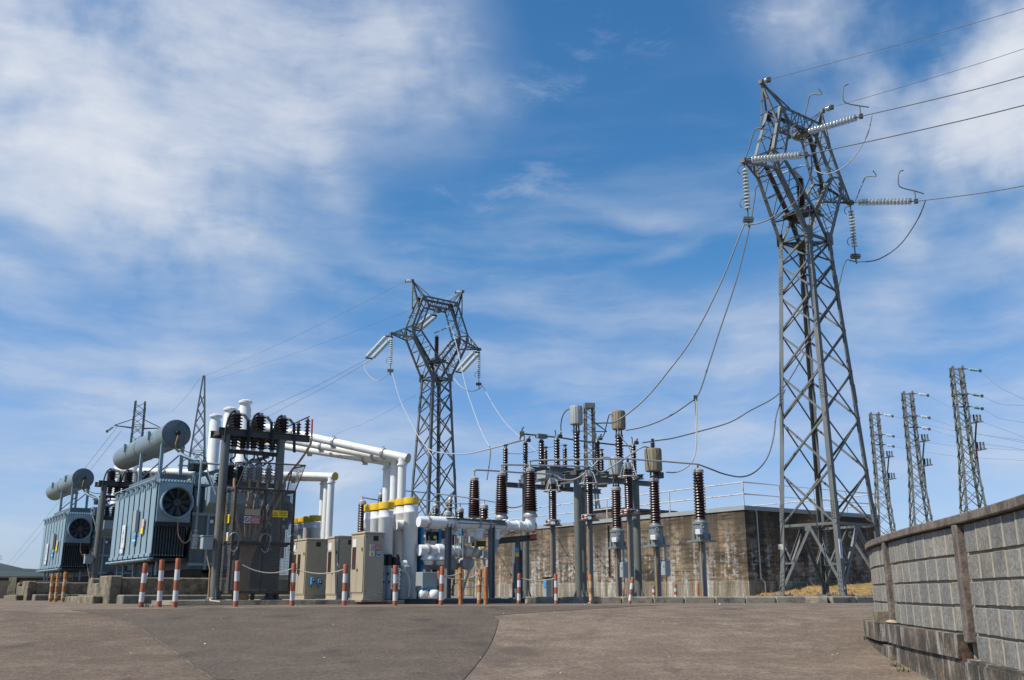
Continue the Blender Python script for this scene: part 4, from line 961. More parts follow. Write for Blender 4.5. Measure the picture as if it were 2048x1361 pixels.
t, H = slim('slim pylon with two drooping arms behind the near conservator', 281, 804, 66, 13, .72, 1.6, 22)
for s in (-1, 1):
    mb = MB(); mb.beam((s*.35, 0, H-1.25), (s*1.5, 0, H-1.75), .07, .05); mb.beam((s*.35, 0, H-1.85), (s*1.5, 0, H-1.78), .08, .06); mb.beam((s*.35, .3, H-1.85), (s*1.5, 0, H-1.78), .06, .05); mb.build('arm', 'steel_far', t)
    a = toW(t, (s*1.5, 0, H-1.8)); string_of('line_insulator', 'small green glass insulator on the ' + ('outer' if s < 0 else 'inner') + ' arm of the drooping-arm pylon', a, a + Vector((-.45, -.1, -.4)), 4, 'small insulators on the slim pylons', .1, .1, me=DISC2_ME)
# pointed pylon
b = P(408, 752, 89); t = thing('lattice_pylon', 'tall pointed pylon rising between the near conservator and the gantry', 'pylon', (b.x, 89, 0), R(20), 'slim pylons beyond the yard'); H = b.z
def cp(sx, sy, z):
    w_ = .06 + (.62 - .06)*(H - z)/7.2 if z > H - 7.2 else .62 + (1.25 - .62)*(H - 7.2 - z)/(H - 7.2); return Vector((sx*w_, sy*w_, z))
lat = MB()
for sx, sy in ((-1, -1), (1, -1), (1, 1), (-1, 1)):
    leg = MB(); leg.beam(cp(sx, sy, 0), cp(sx, sy, H-7.2), .16, .16); leg.beam(cp(sx, sy, H-7.2), cp(sx, sy, H), .14, .14); leg.build('leg', 'steel_far', t)
zs = [H-13, H-11.8, H-10.6, H-9.4, H-8.3, H-7.2, H-5.9, H-4.6, H-3.2, H-1.8]
for z0, z1 in zip(zs, zs[1:]):
    for a, b_ in (((-1, -1), (1, -1)), ((1, -1), (1, 1)), ((1, 1), (-1, 1)), ((-1, 1), (-1, -1))):
        lat.beam(cp(*a, z0), cp(*b_, z1), .08, .05); lat.beam(cp(*b_, z0), cp(*a, z1), .08, .05)
        if z0 <= H - 7.2: lat.beam(cp(*a, z0), cp(*b_, z0), .08, .05)
lat.build('lattice', 'steel_far', t)
mb = MB(); mb.beam((-1.6, 0, H-8.6), (1.6, 0, H-8.6), .12, .12); mb.beam((-.6, 0, H-7.6), (-1.6, 0, H-8.6), .08, .08); mb.beam((.6, 0, H-7.6), (1.6, 0, H-8.6), .08, .08); mb.build('arm', 'steel_far', t)

# ================================================================= power transformers
def make_transformer(label):
    t = thing('power_transformer', label, 'transformer', (-9.94, 27.0, 0), R(GR), 'power transformers in a row')
    NP = 8; pw = 5.2/NP
    for k in range(NP):
        y0, y1 = k*pw + .075, (k+1)*pw - .075; mb = MB()
        for i in range(12):
            x = .012 + i*.078; mb.bx(x, x + .028, y0, y1, 1.26, 3.22)
        mb.bx(0, .95, y0 + .05, y1 - .05, 3.222, 3.3); mb.bx(-.03, .02, y0 + .12, y0 + .2, 3.15, 3.34); mb.bx(-.03, .02, y1 - .2, y1 - .12, 3.15, 3.34)
        mb.bx(-.02, .012, y0, y1, 1.24, 1.34)
        mb.mat(1)
        for i in range(1, 12):
            if k == 0: mb.bx(.012 + i*.078 - .002, .04 + i*.078 + .002, y0 - .012, y0 - .001, 1.30, 2.14)
        bevel(mb.build('radiator', ['trafo', 'fin_dark'], t), .008, 1)
    mb = MB(); mb.tube([(-.06, -.02, 1.17), (-.06, 5.22, 1.17)], .03, 8); mb.tube([(-.06, -.05, 3.36), (-.06, 5.2, 3.36)], .022, 8)
    for k in range(NP+1): mb.bx(-.05, .06, k*pw - .05, k*pw + .05, 1.16, 1.22)
    mb.build('radiator_header', 'trafo', t)
    mb = MB(); mb.bx(.02, .97, .0, 5.2, 1.12, 1.2); mb.build('drip_rail', 'fin_dark', t)
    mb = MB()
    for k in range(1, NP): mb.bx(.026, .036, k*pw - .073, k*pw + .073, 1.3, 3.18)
    mb.build('gap_shade_strip', 'gap_shade', t)  # dark strips painting shade into the open gaps between the panels
    mb = MB(); mb.bx(.04, .98, -.05, -.004, 2.16, 3.28)
    for i in range(11): mb.bx(.06 + i*.085, .11 + i*.085, -.06, .1, 3.283, 3.37)
    bevel(mb.build('fan_plate', 'trafo', t), .01)
    mb = MB(); mb.bx(.02, 1.0, -.09, -.052, 2.06, 2.18); mb.build('drip_rail', 'black', t)
    def fan(cx, cy, cz, s=1):
        c = Vector((cx, cy, cz)); mb = MB(); mb.lathe([(.40, 0), (.425, 0), (.425, .24), (.445, .27), (.42, .27), (.40, .24), (.40, 0)], c, (0, -1, 0), 36, cap=False)
        f = mb.build('fan', 'trafo', t)
        mb = MB(); mb.cyl(c + Vector((0, -.02, 0)), c + Vector((0, -.03, 0)), .40, 32); mb.build('fan_back', 'fin_dark', f)
        mb = MB()
        for i in range(9):
            a = 2*math.pi*i/9; d = Vector((math.cos(a), 0, math.sin(a))); e = Vector((-math.sin(a), 0, math.cos(a)))
            mb.add([c + d*.09 + e*.03 + Vector((0, -.16, 0)), c + d*.375 + e*.085 + Vector((0, -.19, 0)), c + d*.375 - e*.05 + Vector((0, -.09, 0)), c + d*.09 - e*.04 + Vector((0, -.10, 0)),
                    c + d*.09 + e*.03 + Vector((0, -.168, 0)), c + d*.375 + e*.085 + Vector((0, -.198, 0)), c + d*.375 - e*.05 + Vector((0, -.098, 0)), c + d*.09 - e*.04 + Vector((0, -.108, 0))], [(0, 1, 2, 3), (7, 6, 5, 4), (0, 4, 5, 1), (1, 5, 6, 2), (2, 6, 7, 3), (3, 7, 4, 0)])
        mb.cyl(c + Vector((0, -.08, 0)), c + Vector((0, -.22, 0)), .10, 16); mb.build('fan_blades', 'blade_grey', f)
        mb = MB()
        for r_ in (.20, .32): mb.ring(c + Vector((0, -.25, 0)), (0, -1, 0), r_, .0022, 28, 4)
        for i in range(4): a = math.pi*i/4; d = Vector((math.cos(a), 0, math.sin(a))); mb.tube([c + d*.41 + Vector((0, -.25, 0)), c - d*.41 + Vector((0, -.25, 0))], .0022, 4)
        mb.build('fan_guard', 'fin_dark', f)
    fan(.52, -.05, 2.72)
    mb = MB(); mb.tube(smooth_pts([(.62, -.12, 2.2), (.64, -.2, 1.85), (.8, -.22, 1.62), (.95, -.2, 1.7), (1.02, -.12, 1.95)], 5), .015, 6); mb.build('drain_hose', 'cable_brown', t)
    # main tank
    mb = MB(); mb.bx(1.08, 3.08, .15, 5.1, .9, 3.22); bevel(mb.build('tank', 'trafo_shaded', t), .02)
    mb = MB()
    for z in (1.05, 1.72, 2.45): mb.bx(1.06, 3.10, .09, .15, z - .04, z + .04); 
    for x in (1.5, 2.35, 2.9): mb.bx(x, x + .06, .07, .149, .9, 3.2)
    mb.build('stiffener', 'trafo', t)
    mb = MB(); mb.bx(1.0, 3.15, .03, 5.2, 3.223, 3.30); mb.build('tank_cover', 'trafo_shaded', t)
    mb = MB(); mb.add([(1.35, -.45, 2.75), (2.6, -.45, 2.75), (2.6, -.45, 3.2), (1.35, -.45, 3.2), (1.35, .14, 2.45), (2.6, .14, 2.45), (2.6, .14, 3.2), (1.35, .14, 3.2)], [(0, 1, 2, 3), (4, 7, 6, 5), (0, 4, 5, 1), (3, 2, 6, 7), (0, 3, 7, 4), (1, 5, 6, 2)])
    bevel(mb.build('cable_box', 'trafo', t), .015)
    mb = MB(); mb.cyl((1.9, .06, 1.0), (1.9, -.06, 1.0), .1, 12); mb.bx(1.75, 2.05, -.04, .1, .95, 1.05); mb.build('drain_valve', 'rusty_steel', t)
    # far bank of radiators and its fan
    mb = MB()
    for k in range(8):
        for i in range(6): x = 3.14 + i*.13; mb.bx(x, x + .04, k*pw + .03, (k+1)*pw - .03, 1.26, 3.22)
    mb.build('radiator', 'trafo_shaded', t)
    mb = MB(); mb.bx(3.14, 3.9, -.05, -.004, 2.1, 3.1); mb.build('fan_plate', 'trafo_shaded', t); fan(3.52, -.05, 2.55)
    # legs and skid
    for x in (.25, .8):
        for y in (.3, 1.6, 2.9, 4.2, 5.0):
            mb = MB(); mb.cyl((x, y, .74), (x, y, 1.13), .035, 8); mb.build('radiator_leg', 'trafo', t)
    mb = MB(); mb.bx(1.2, 1.5, .2, 5.0, .66, .9); mb.bx(2.9, 3.2, .2, 5.0, .66, .9); mb.build('skid', 'rusty_steel', t)
    # conservator on its trestle
    cx, cz, r_, y0, y1 = .61, 4.80, .39, .8, 7.3
    mb = MB(); mb.lathe([(r_*.6, -.12), (r_*.9, -.08), (r_, 0), (r_, y1 - y0 - .03)], (cx, y1, cz), (0, -1, 0), 40); mb.ring((cx, 4.3, cz), (0, 1, 0), r_ + .002, .012, 40, 6)
    cv = mb.build('conservator', 'drum_grey', t)
    mb = MB(); mb.lathe([(r_ - .01, .0), (r_ + .03, 0), (r_ + .03, .035), (r_ + .01, .045)], (cx, y0 + .04, cz), (0, -1, 0), 40)
    for i in range(24): a = 2*math.pi*i/24; mb.cyl((cx + math.cos(a)*(r_ + .008), y0, cz + math.sin(a)*(r_ + .008)), (cx + math.cos(a)*(r_ + .008), y0 - .025, cz + math.sin(a)*(r_ + .008)), .014, 6)
    mb.build('end_cover', 'trafo_shaded', cv)
    mb = MB(); mb.cyl((cx + .03, y0, cz + .02), (cx + .03, y0 - .1, cz + .02), .065, 14); mb.ring((cx + .03, y0 - .1, cz + .02), (0, 1, 0), .05, .015, 14, 6); mb.build('oil_gauge', 'black', cv)
    mb = MB(); mb.tube(smooth_pts([(cx + .03, y0 - .07, cz - .04), (cx + .0, y0 - .09, cz - .2), (cx - .02, y0 - .06, cz - .34), (cx + .02, y0 - .05, cz - .45), (cx + .14, y0 - .04, cz - .50), (cx + .2, y0 - .04, cz - .4)], 4), .02, 7); mb.build('gauge_pipe', 'cable_brown', cv)
    for y in (2.3, 5.4): mb = MB(); mb.bx(cx - .46, cx - .38, y, y + .12, cz - .02, cz + .24); mb.build('lifting_lug', 'trafo', cv)
    mb = MB(); mb.cyl((cx - .1, 3.9, cz + r_ - .02), (cx - .1, 3.9, cz + r_ + .05), .05, 10); mb.cyl((cx - .1, 5.6, cz + r_ - .02), (cx - .1, 5.6, cz + r_ + .05), .05, 10); mb.build('filler_cap', 'cap_metal', cv)
    for y in (1.15, 3.6):
        mb = MB()
        for x in (cx - .28, cx + .3): mb.beam((x, y, 3.3), (x, y, cz - .28), .09, .09, (0, 1, 0))
        mb.beam((cx - .32, y, cz - .34), (cx + .36, y, cz - .34), .09, .1); mb.beam((cx - .28, y, 3.7), (cx + .3, y, 4.3), .04, .04)
        mb.build('trestle', 'trafo', t)
    mb = MB(); mb.bx(cx - .35, cx + .42, .85, 4.6, 3.39, 3.62); mb.build('bridge_duct', 'trafo_shaded', t)
    # oil pipe and silica gel breather
    mb = MB(); mb.tube(smooth_pts([(cx + .1, y0 + .35, cz - .38), (cx + .15, .5, 4.15), (1.0, .2, 4.0), (1.12, -.1, 3.95), (1.13, -.15, 3.6), (1.13, -.15, 1.98)], 5), .035, 8); mb.build('oil_pipe', 'trafo', t)
    mb = MB(); mb.lathe([(.05, 0), (.1, .02), (.1, .06), (.075, .08), (.085, .30), (.075, .32), (.10, .34), (.10, .40), (.03, .46), (.06, .50), (.06, .54), (.03, .56)], (1.13, -.15, 1.45), n=14)
    for i in range(4): a = math.pi/2*i; mb.cyl((1.13 + .085*math.cos(a), -.15 + .085*math.sin(a), 1.5), (1.13 + .085*math.cos(a), -.15 + .085*math.sin(a), 1.82), .01, 6)
    mb.build('breather', 'cap_metal', t)
    mb = MB(); mb.tube([(.7, .6, 4.2), (1.2, .9, 4.05), (1.6, 1.6, 4.05), (1.6, 2.4, 3.4)], .06, 8); mb.tube([(1.0, .5, 3.95), (2.4, .35, 3.95)], .03, 8); mb.tube([(2.4, .35, 3.95), (2.4, .35, 3.3)], .03, 8); mb.build('oil_pipe', 'trafo', t)
    mb = MB(); mb.bx(1.3, 1.7, 1.2, 1.8, 3.85, 4.1); mb.cyl((1.5, 1.5, 4.1), (1.5, 1.5, 4.2), .08, 10); mb.build('gas_relay', 'fin_dark', t)
    # low voltage bushings and turrets with gas terminations
    for i, (x, y) in enumerate(((1.9, .25), (2.15, .25), (1.9, .8), (2.15, .8))):
        mb = MB(); ax = Vector((.1, -.45, 1)).normalized(); p = Vector((x, y, 3.3)); mb.lathe(sheds(.08, .52, 5, .05, .115), p, ax, 14); b = mb.build('bushing', 'porcelain', t)
        mb = MB(); mb.lathe([(.07, 0), (.07, .08), (.05, .09)], p, ax, 12); mb.lathe([(.05, .51), (.055, .56), (.02, .60), (.02, .72)], p, ax, 10); mb.build('bushing_terminal', 'cap_metal', b)
    for i, y in enumerate((.25, 1.68, 3.12)):
        mb = MB(); mb.lathe([(.42, 0), (.42, .5), (.36, .62), (.26, .72)], (2.55, y + .15, 3.3), n=24); mb.build('turret', 'trafo', t)
        mb = MB(); mb.lathe([(.2, 0), (.2, .03), (.185, .05), (.185, 1.62), (.15, 1.72), (.15, 1.78), (.205, 1.80), (.205, 1.86), (.12, 1.90)], (2.42, y, 4.02), n=28)
        mb.cyl((2.42, y, 5.2), (2.72, y, 5.2), .11, 18); mb.lathe([(.16, 0), (.16, .03)], (2.7, y, 5.2), (1, 0, 0), 18); mb.build('gas_termination', 'white', t)
    mb = MB(); mb.beam((1.1, .1, 3.5), (3.2, .1, 4.25), .07, .1); mb.beam((1.1, .1, 3.3), (1.1, .1, 3.55), .1, .1); mb.beam((2.0, .1, 3.3), (2.0, .1, 3.9), .1, .1); mb.beam((2.9, .1, 3.3), (2.9, .1, 4.15), .1, .1); mb.build('cable_bracket', 'trafo_shaded', t)
    # fittings on the tank end and cover
    for x, z in ((1.62, 2.25), (1.85, 2.25), (2.08, 2.25)):
        mb = MB(); mb.cyl((x, .14, z), (x, .06, z), .075, 16); g_ = mb.build('dial_gauge', 'fin_dark', t); mb = MB(); mb.cyl((x, .059, z), (x, .055, z), .058, 16); mb.build('dial_face', 'label_white', g_)
    mb = MB(); mb.bx(2.5, 2.85, -.12, .085, 1.15, 1.65); bevel(mb.build('marshalling_box', 'tank_grey', t), .01)
    for x in (2.56, 2.64, 2.72, 2.79): mb = MB(); mb.tube(smooth_pts([(x, -.03, 1.65), (x, -.03, 2.0), (x - .1, .05, 2.3), (x - .12, .06, 3.2)], 4), .012, 5); mb.build('conduit', 'fin_dark', t)
    for x in (1.15, 3.0): mb = MB(); mb.bx(x - .05, x + .05, -.03, .07, 2.75, 2.95); mb.build('lifting_lug', 'trafo', t)
    for i in range(14): mb = MB(); mb.cyl((1.05 + i*.155, .07, 3.3), (1.05 + i*.155, .07, 3.35), .016, 6); mb.build('cover_bolt', 'cap_metal', t)
    for y in (1.0, 2.2, 3.4): mb = MB(); mb.tube(smooth_pts([(1.0, y, 3.1), (1.3, y, 3.6), (1.6, y + .1, 3.75), (1.9, y + .1, 3.3)], 4), .045, 7); mb.build('oil_pipe', 'trafo', t)
    mb = MB(); mb.tube([(1.02, .1, 3.62), (1.02, 4.9, 3.62)], .02, 6); mb.build('safety_rail', 'trafo', t)
    for y in (.15, 1.3, 2.5, 3.7, 4.85): mb = MB(); mb.cyl((1.02, y, 3.3), (1.02, y, 3.62), .015, 6); mb.build('rail_post', 'trafo', t)
    mb = MB(); mb.tube(smooth_pts([(.61, .76, 4.7), (.75, .6, 4.35), (1.0, .4, 4.2), (1.3, .35, 4.15), (1.5, .5, 3.9), (1.55, .6, 3.6)], 4), .014, 5); mb.build('conduit', 'fin_dark', t)
    # plates stuck on the radiator side
    def plate(nm, y, z, w_, h, m, dx=0):
        mb = MB(); mb.bx(-.045 - dx, -.022, y - w_/2, y + w_/2, z - h/2, z + h/2); return mb.build(nm, m, t)
    p = plate('placard', 3.35, 1.93, .42, .68, 'label_white')
    mb = MB(); mb.bx(-.049, -.046, 3.33, 3.36, 1.72, 2.15); mb.bx(-.049, -.046, 3.29, 3.41, 1.85, 1.87); mb.bx(-.049, -.046, 3.27, 3.43, 2.02, 2.04); mb.build('wiring_diagram', 'fin_dark', p)
    plate('placard', 3.42, 1.50, .40, .14, 'label_white')
    plate('terminal_box', 1.85, 2.30, .36, .62, 'box_grey', .06)
    plate('label_plate', 1.95, 1.83, .32, .09, 'light_blue'); plate('label_plate', 1.95, 1.75, .32, .05, 'label_white'); plate('label_plate', 1.95, 1.68, .32, .07, 'light_blue')
    plate('label_plate', 1.05, 2.20, .26, .22, 'label_pink'); plate('label_plate', 1.1, 1.99, .26, .18, 'yellow_sign')
    return t
TR = make_transformer('near blue-grey transformer with big conservator drum and side fan, beside the gantry')
TOFF = gxy((0, 0), 0, 13.7)
place_copy(TR, TR.location + TOFF, R(GR), 'farther blue-grey transformer at the edge of the yard, by the distant hill')

# plinths: stepped concrete pads
def make_plinth(label):
    t = thing('concrete_plinth', label, 'plinth', (-9.94, 27.0, 0), R(GR), 'concrete plinths under the transformers')
    mb = MB(); mb.bx(-.95, 4.4, -1.2, 1.5, -.1, .66); mb.bx(.15, 4.4, 1.503, 6.5, -.1, .66); bevel(mb.build('pad', 'concrete_mossy', t), .03, 1)
    mb = MB(); mb.bx(-1.25, -.953, -1.25, .1, -.1, .70); mb.bx(-1.25, -.953, .103, .95, -.1, .52); mb.bx(-1.25, -.953, .953, 1.5, -.1, .66); bevel(mb.build('parapet', 'concrete_mossy', t), .03, 1)
    mb = MB(); mb.bx(-1.05, 4.6, -1.9, -1.203, -.1, .22); bevel(mb.build('step', 'concrete_grey', t), .03, 1)
    for x0, x1, y0, y1, z in ((-1.3, -.2, 1.55, 4.4, .17), (-1.5, -1.253, -.6, 1.45, .2)):
        mb = MB(); mb.bx(x0, x1, y0, y1, -.1, z); bevel(mb.build('step', 'concrete_mossy', t), .03, 1)
    return t
PL = make_plinth('stepped concrete plinth under the near transformer, behind three striped posts')
place_copy(PL, PL.location + TOFF, R(GR), 'stepped concrete plinth under the farther transformer, behind three rusty posts')

# ================================================================= low voltage gantry beside the transformer
def make_lv(label):
    t = thing('busbar_gantry', label, 'gantry', (-7.0, 23.3, 0), R(GR), 'steel busbar gantries beside the transformers')
    for x in (0, 1.40):
        mb = MB(); mb.cyl((x, 0, .0), (x, 0, 4.0), .105, 20); p = mb.build('post', 'post_green', t)
        mb = MB(); mb.bx(x - .2, x + .2, -.2, .2, .08, .12)
        for a in range(4):
            d = Vector((math.cos(a*math.pi/2), math.sin(a*math.pi/2), 0)); q = Vector((x, 0, .12))
            n_ = Vector((-d.y, d.x, 0))*.006; mb.add([q + d*.1 - n_, q + d*.19 - n_, q + d*.1 + Vector((0, 0, .3)) - n_, q + d*.1 + n_, q + d*.19 + n_, q + d*.1 + Vector((0, 0, .3)) + n_], [(0, 1, 2), (5, 4, 3), (0, 3, 4, 1), (1, 4, 5, 2), (2, 5, 3, 0)])
        mb.build('base_plate', 'post_green', p)
    mb = MB(); mb.chan((-.2, -.02, 4.09), (2.15, -.02, 4.09), .12, .17, .02); mb.chan((-.2, .62, 4.09), (1.7, .62, 4.09), .12, .17, .02)
    for x in (-.1, .5, 1.1, 1.6): mb.beam((x, 0, 4.09), (x, .6, 4.09), .08, .12)
    mb.build('crossbeam', 'galv_old', t)
    mb = MB(); mb.chan((-.1, 0, 3.62), (1.5, 0, 3.62), .08, .1, .015); mb.build('crossbeam', 'rusty_steel', t)
    mb = MB(); mb.chan((.1, .05, 2.85), (1.5, .05, 2.85), .1, .12, .015); mb.build('crossbeam', 'rusty_steel', t)
    def ins(p, h, n, rc, rs, up=1, m='porcelain_black'):
        mb = MB(); mb.lathe(sheds(0, h, n, rc, rs), p, (0, 0, up), 14); mb.mat(1); mb.cyl(Vector(p) + Vector((0, 0, up*h)), Vector(p) + Vector((0, 0, up*(h + .07))), rc*.8, 10); mb.build('post_insulator', [m, 'cap_metal'], t)
    for gx in (.22, .82, 1.42):
        for j in range(3): ins((gx + j*.03, j*.24 - .02, 4.18), .38, 5, .085, .15)
        mb = MB(); mb.beam((gx - .1, -.12, 4.60), (gx + .14, .66, 4.66), .05, .03); pts = smooth_pts([(gx - .06, -.05, 4.62), (gx - .2, -.12, 4.5), (gx - .28, -.15, 4.2), (gx - .3, -.15, 3.8)], 4)
        mb.tube(pts, .026, 6); mb.build('busbar', 'dark_bar', t)
        mb = MB(); pts = [(gx + .16, .5, 4.66), (gx + .26, .2, 4.58), (gx + .30, .0, 4.42), (gx + .30, -.12, 3.7)]
        for a, b in zip(pts, pts[1:]): mb.beam(a, b, .07, .025, (0, 1, 0))
        mb.build('strap', 'dark_bar', t)
    for i in range(6):
        gx = .2 + i*.24; ins((gx, -.05 + .1*(i % 2), 4.0), .28, 4, .065, .115, -1); ins((gx, .08, 2.92), .36, 5, .065, .115, 1, 'porcelain_black' if i < 2 else 'porcelain_grey')
    mb = MB()
    for i in range(5):
        x = .24 + i*.24; mb.tube(smooth_pts([(x, 0, 3.68), (x + .02, .02, 3.5), (x + (.12 if i % 2 else -.08), .05, 3.42), (x + .02, .08, 3.32)], 3), .022, 6)
    mb.tube([(.75, 0, 3.3), (1.15, 0, 3.66)], .02, 6); mb.tube([(.78, .02, 3.62), (.95, .02, 3.35)], .02, 6)
    mb.build('flexible_link', 'dark_bar', t)
    for x, h in ((1.84, .3), (2.08, .42)): ins((x, 0, 4.18), h, 4 if h < .4 else 5, .035, .075)
    mb = MB(); mb.beam((1.55, 0, 4.36), (2.12, 0, 4.68), .04, .03); mb.build('busbar', 'dark_bar', t)
    mb = MB(); mb.tube([(2.17, -.08, 4.6), (2.18, -.08, 4.15)], .022, 6); mb.build('heat_shrink', 'sign_red', t)
    mb = MB(); mb.tube(smooth_pts([(2.18, -.08, 4.15), (2.13, -.1, 3.9), (1.9, -.06, 3.5), (1.62, -.02, 3.1), (1.5, .05, 2.7)], 5), .03, 7); mb.build('cable', 'cable_brown', t)
    mb = MB(); mb.tube([(-.09, -.11, .6), (-.1, -.11, 2.2), (-.11, -.1, 3.6)], .008, 5); mb.build('earth_strip', 'cable_brown', t)
    mb = MB(); mb.bx(-.40, -.16, -.14, .08, 1.26, 1.55); mb.bx(-.157, -.1, -.08, .08, 1.48, 1.53); bx_ = bevel(mb.build('junction_box', 'box_grey', t), .01)
    mb = MB(); mb.bx(-.42, -.14, -.17, .10, 1.553, 1.58); mb.build('box_lid', 'box_grey', bx_)
    mb = MB(); mb.tube([(-.3, -.05, 1.25), (-.18, -.12, .8), (-.17, -.13, .1)], .018, 6); mb.build('conduit', 'cable_brown', t)
    mb = MB(); mb.beam((-.12, .05, 2.55), (-.3, .3, 3.15), .025, .035); mb.build('brace', 'tank_grey', t)
    return t
LV = make_lv('dark busbar gantry on two green-grey posts with black insulators, beside the mesh cage')
place_copy(LV, LV.location + TOFF, R(GR), 'farther busbar gantry half hidden between the two transformers')

# ================================================================= mesh cage
def cage():
    t = thing('mesh_cage', 'tall wire mesh cage with angle frame around the cable ends', 'cage', (-6.58, 23.0, 0), R(GR))
    X, Y_, z0, z1 = 1.47, .8, .28, 2.68
    mb = MB()
    for x in (0, X*.5, X):
        for y in ((0, Y_) if x != X*.5 else (0,)): mb.beam((x, y, z0), (x, y, z1), .05, .05, (0, 1, 0))
    for z in (z0, 1.42, z1):
        for y in (0, Y_): mb.beam((-.025, y, z), (X + .025, y, z), .052, .052)
        for x in (0, X): mb.beam((x, .026, z), (x, Y_ - .026, z), .052, .052)
    mb.build('frame', 'rusty_steel', t)
    for nm, q in (('front_mesh', [(0, 0), (X, 0)]), ('side_mesh', [(0, 0), (0, Y_)]), ('side_mesh', [(X, 0), (X, Y_)]), ('back_mesh', [(0, Y_), (X, Y_)])):
        (x0, y0), (x1, y1) = q; mb = MB(); mb.beam(((x0), y0, (z0+z1)/2), (x1, y1, (z0+z1)/2), .003, z1 - z0 - .05); mb.build(nm, 'wire_mesh', t, uvbox=True)
    a, b = (.02, -.03, z1 + .02), (X, -.03, z1 + .02); c, d = (.16, -.18, 3.30), (X + .17, -.18, 3.32); e, f = (X + .1, .5, 3.30), (X + .02, .6, z1 + .02)
    mb = MB(); mb.tube([a, c, d, b], .02, 6); mb.tube([d, e, f], .02, 6); fl = mb.build('top_frame', 'rusty_steel', t)
    mb = MB(); mb.quad(a, b, d, c); mb.quad(b, f, e, d); mb.build('top_mesh', 'wire_mesh', fl, uvbox=True)
    mb = MB(); mb.bx(.25, X - .15, .35, .75, .35, 1.28); mb.build('base_box', 'galv_old', t)
    for x in (.25, .7, 1.3): mb = MB(); mb.cyl((x, .35, .0), (x, .35, .3), .05, 8); mb.build('foot', 'galv_old', t)
    mb = MB()
    for x in (.15, .42, .69, .96, 1.23): mb.bx(x, x + .03, .03, Y_, 2.6, 2.66)
    mb.bx(.05, X - .05, .12, .4, 1.35, 1.4); mb.build('cable_tray', 'galv_old', t)
    for x, y, z in ((.02, -.02, 1.42), (.78, -.02, 1.42), (X, -.02, 1.42)):
        mb = MB(); mb.tube(smooth_pts([(x - .12, y, z + .02), (x - .11, y - .05, z + .15), (x, y - .06, z + .22), (x + .11, y - .05, z + .15), (x + .12, y, z), (x + .08, y - .04, z - .16), (x, y - .05, z - .22), (x - .09, y - .03, z - .14)], 4), .008, 5); mb.build('wire_loop', 'cap_metal', t)
    cb = thing('cable_bundle', 'bundle of thick brown cables rising and fanning out inside the mesh cage', 'cables', toW(t, (.5, .3, 0)), R(GR))
    for i, (x0, x1) in enumerate(((.18, .05), (.24, .42), (.3, .62), (.36, .86), (.42, 1.1), (.46, 1.3))):
        mb = MB(); mb.tube(smooth_pts([(x0 - .5 + .1, -.12 + i*.02, .0), (x0 - .5 + .1, -.1 + i*.02, .9), (x0 - .38 + .02*i, -.08, 1.45), (lerp((x0,0,0), (x1,0,0), .6).x - .5, -.12, 2.1), (x1 - .5, 0, 2.75), (x1 - .5, .02, 2.95)], 5), .033, 8); mb.build('cable', 'cable_brown', cb)
    return t
CG = cage()
def sign_on(t, name, label, x, z, w_, h, mats, face='front', parts=()):
    """a flat plate on the front (or side) of a box-like thing"""
    loc = toW(t, (x, -.035, z)) if face == 'front' else toW(t, (-.035, x, z)); rz = XF[t.name][1] + (0 if face == 'front' else -math.pi/2)
    s = thing(name, label, 'sign', loc, rz); mb = MB(); mb.box((0, 0, 0), (w_, .008, h)); mb.build('plate', mats, s)
    for nm, m, f in parts:
        mb = MB(); f(mb); mb.build(nm, m, s)
    return s
def bars(x0, x1, zs, h=.012):
    def f(mb):
        for z in zs: mb.box(((x0+x1)/2, -.006, z), (x1-x0, .003, h))
    return f
def tri(cx, cz, s):
    return lambda mb: mb.add([(cx - s, -.0055, cz - s*.8), (cx + s, -.0055, cz - s*.8), (cx, -.0055, cz + s*.9)], [(0, 1, 2)])
def circ(cx, cz, r_):
    def f(mb):
        mb.ring((cx, -.006, cz), (0, 1, 0), r_, r_*.18, 20, 5); mb.beam((cx - r_*.7, -.007, cz + r_*.7), (cx + r_*.7, -.007, cz - r_*.7), .003, r_*.26)
    return f
def fld(x0, x1, z0, z1, y=-.0055): return lambda mb: mb.box(((x0+x1)/2, y + .001, (z0+z1)/2), (x1-x0, .003, z1-z0))
sign_on(CG, 'blank_plate', 'blank tan board wired to the mesh cage above the red sign', .43, 2.13, .38, .15, 'tan_board')
sign_on(CG, 'prohibition_sign', 'red and white prohibition sign on the mesh cage', .43, 1.95, .40, .16, 'label_white', parts=[('prohibition_mark', 'sign_dark', circ(-.125, 0, .055)), ('red_field', 'sign_red', fld(-.045, .195, -.075, .075)), ('lettering', 'label_white', bars(-.02, .17, (.045, .015, -.02, -.05), .011))])
sign_on(CG, 'warning_sign', 'yellow warning sign with a triangle high on the front of the mesh cage', 1.12, 2.12, .38, .16, 'yellow_sign', parts=[('warning_triangle', 'black', tri(-.12, 0, .06)), ('triangle_fill', 'yellow_sign', lambda mb: mb.add([(-.12 - .035, -.007, -.035), (-.12 + .035, -.007, -.035), (-.12, -.007, .03)], [(0, 1, 2)])), ('lettering', 'rusty_steel', bars(-.02, .16, (.045, .01, -.03), .012))])
sign_on(CG, 'warning_sign', 'yellow sign on the narrow side of the mesh cage next to the gantry post', .4, 1.98, .34, .2, 'yellow_sign', 'side', [('lettering', 'rusty_steel', bars(-.12, .12, (.05, .0, -.05), .014))])
sign_on(CG, 'notice', 'small white and yellow notice on the narrow side of the mesh cage', .3, 1.56, .16, .2, 'label_white', 'side', [('yellow_field', 'yellow_sign', fld(-.06, .06, -.08, 0))])

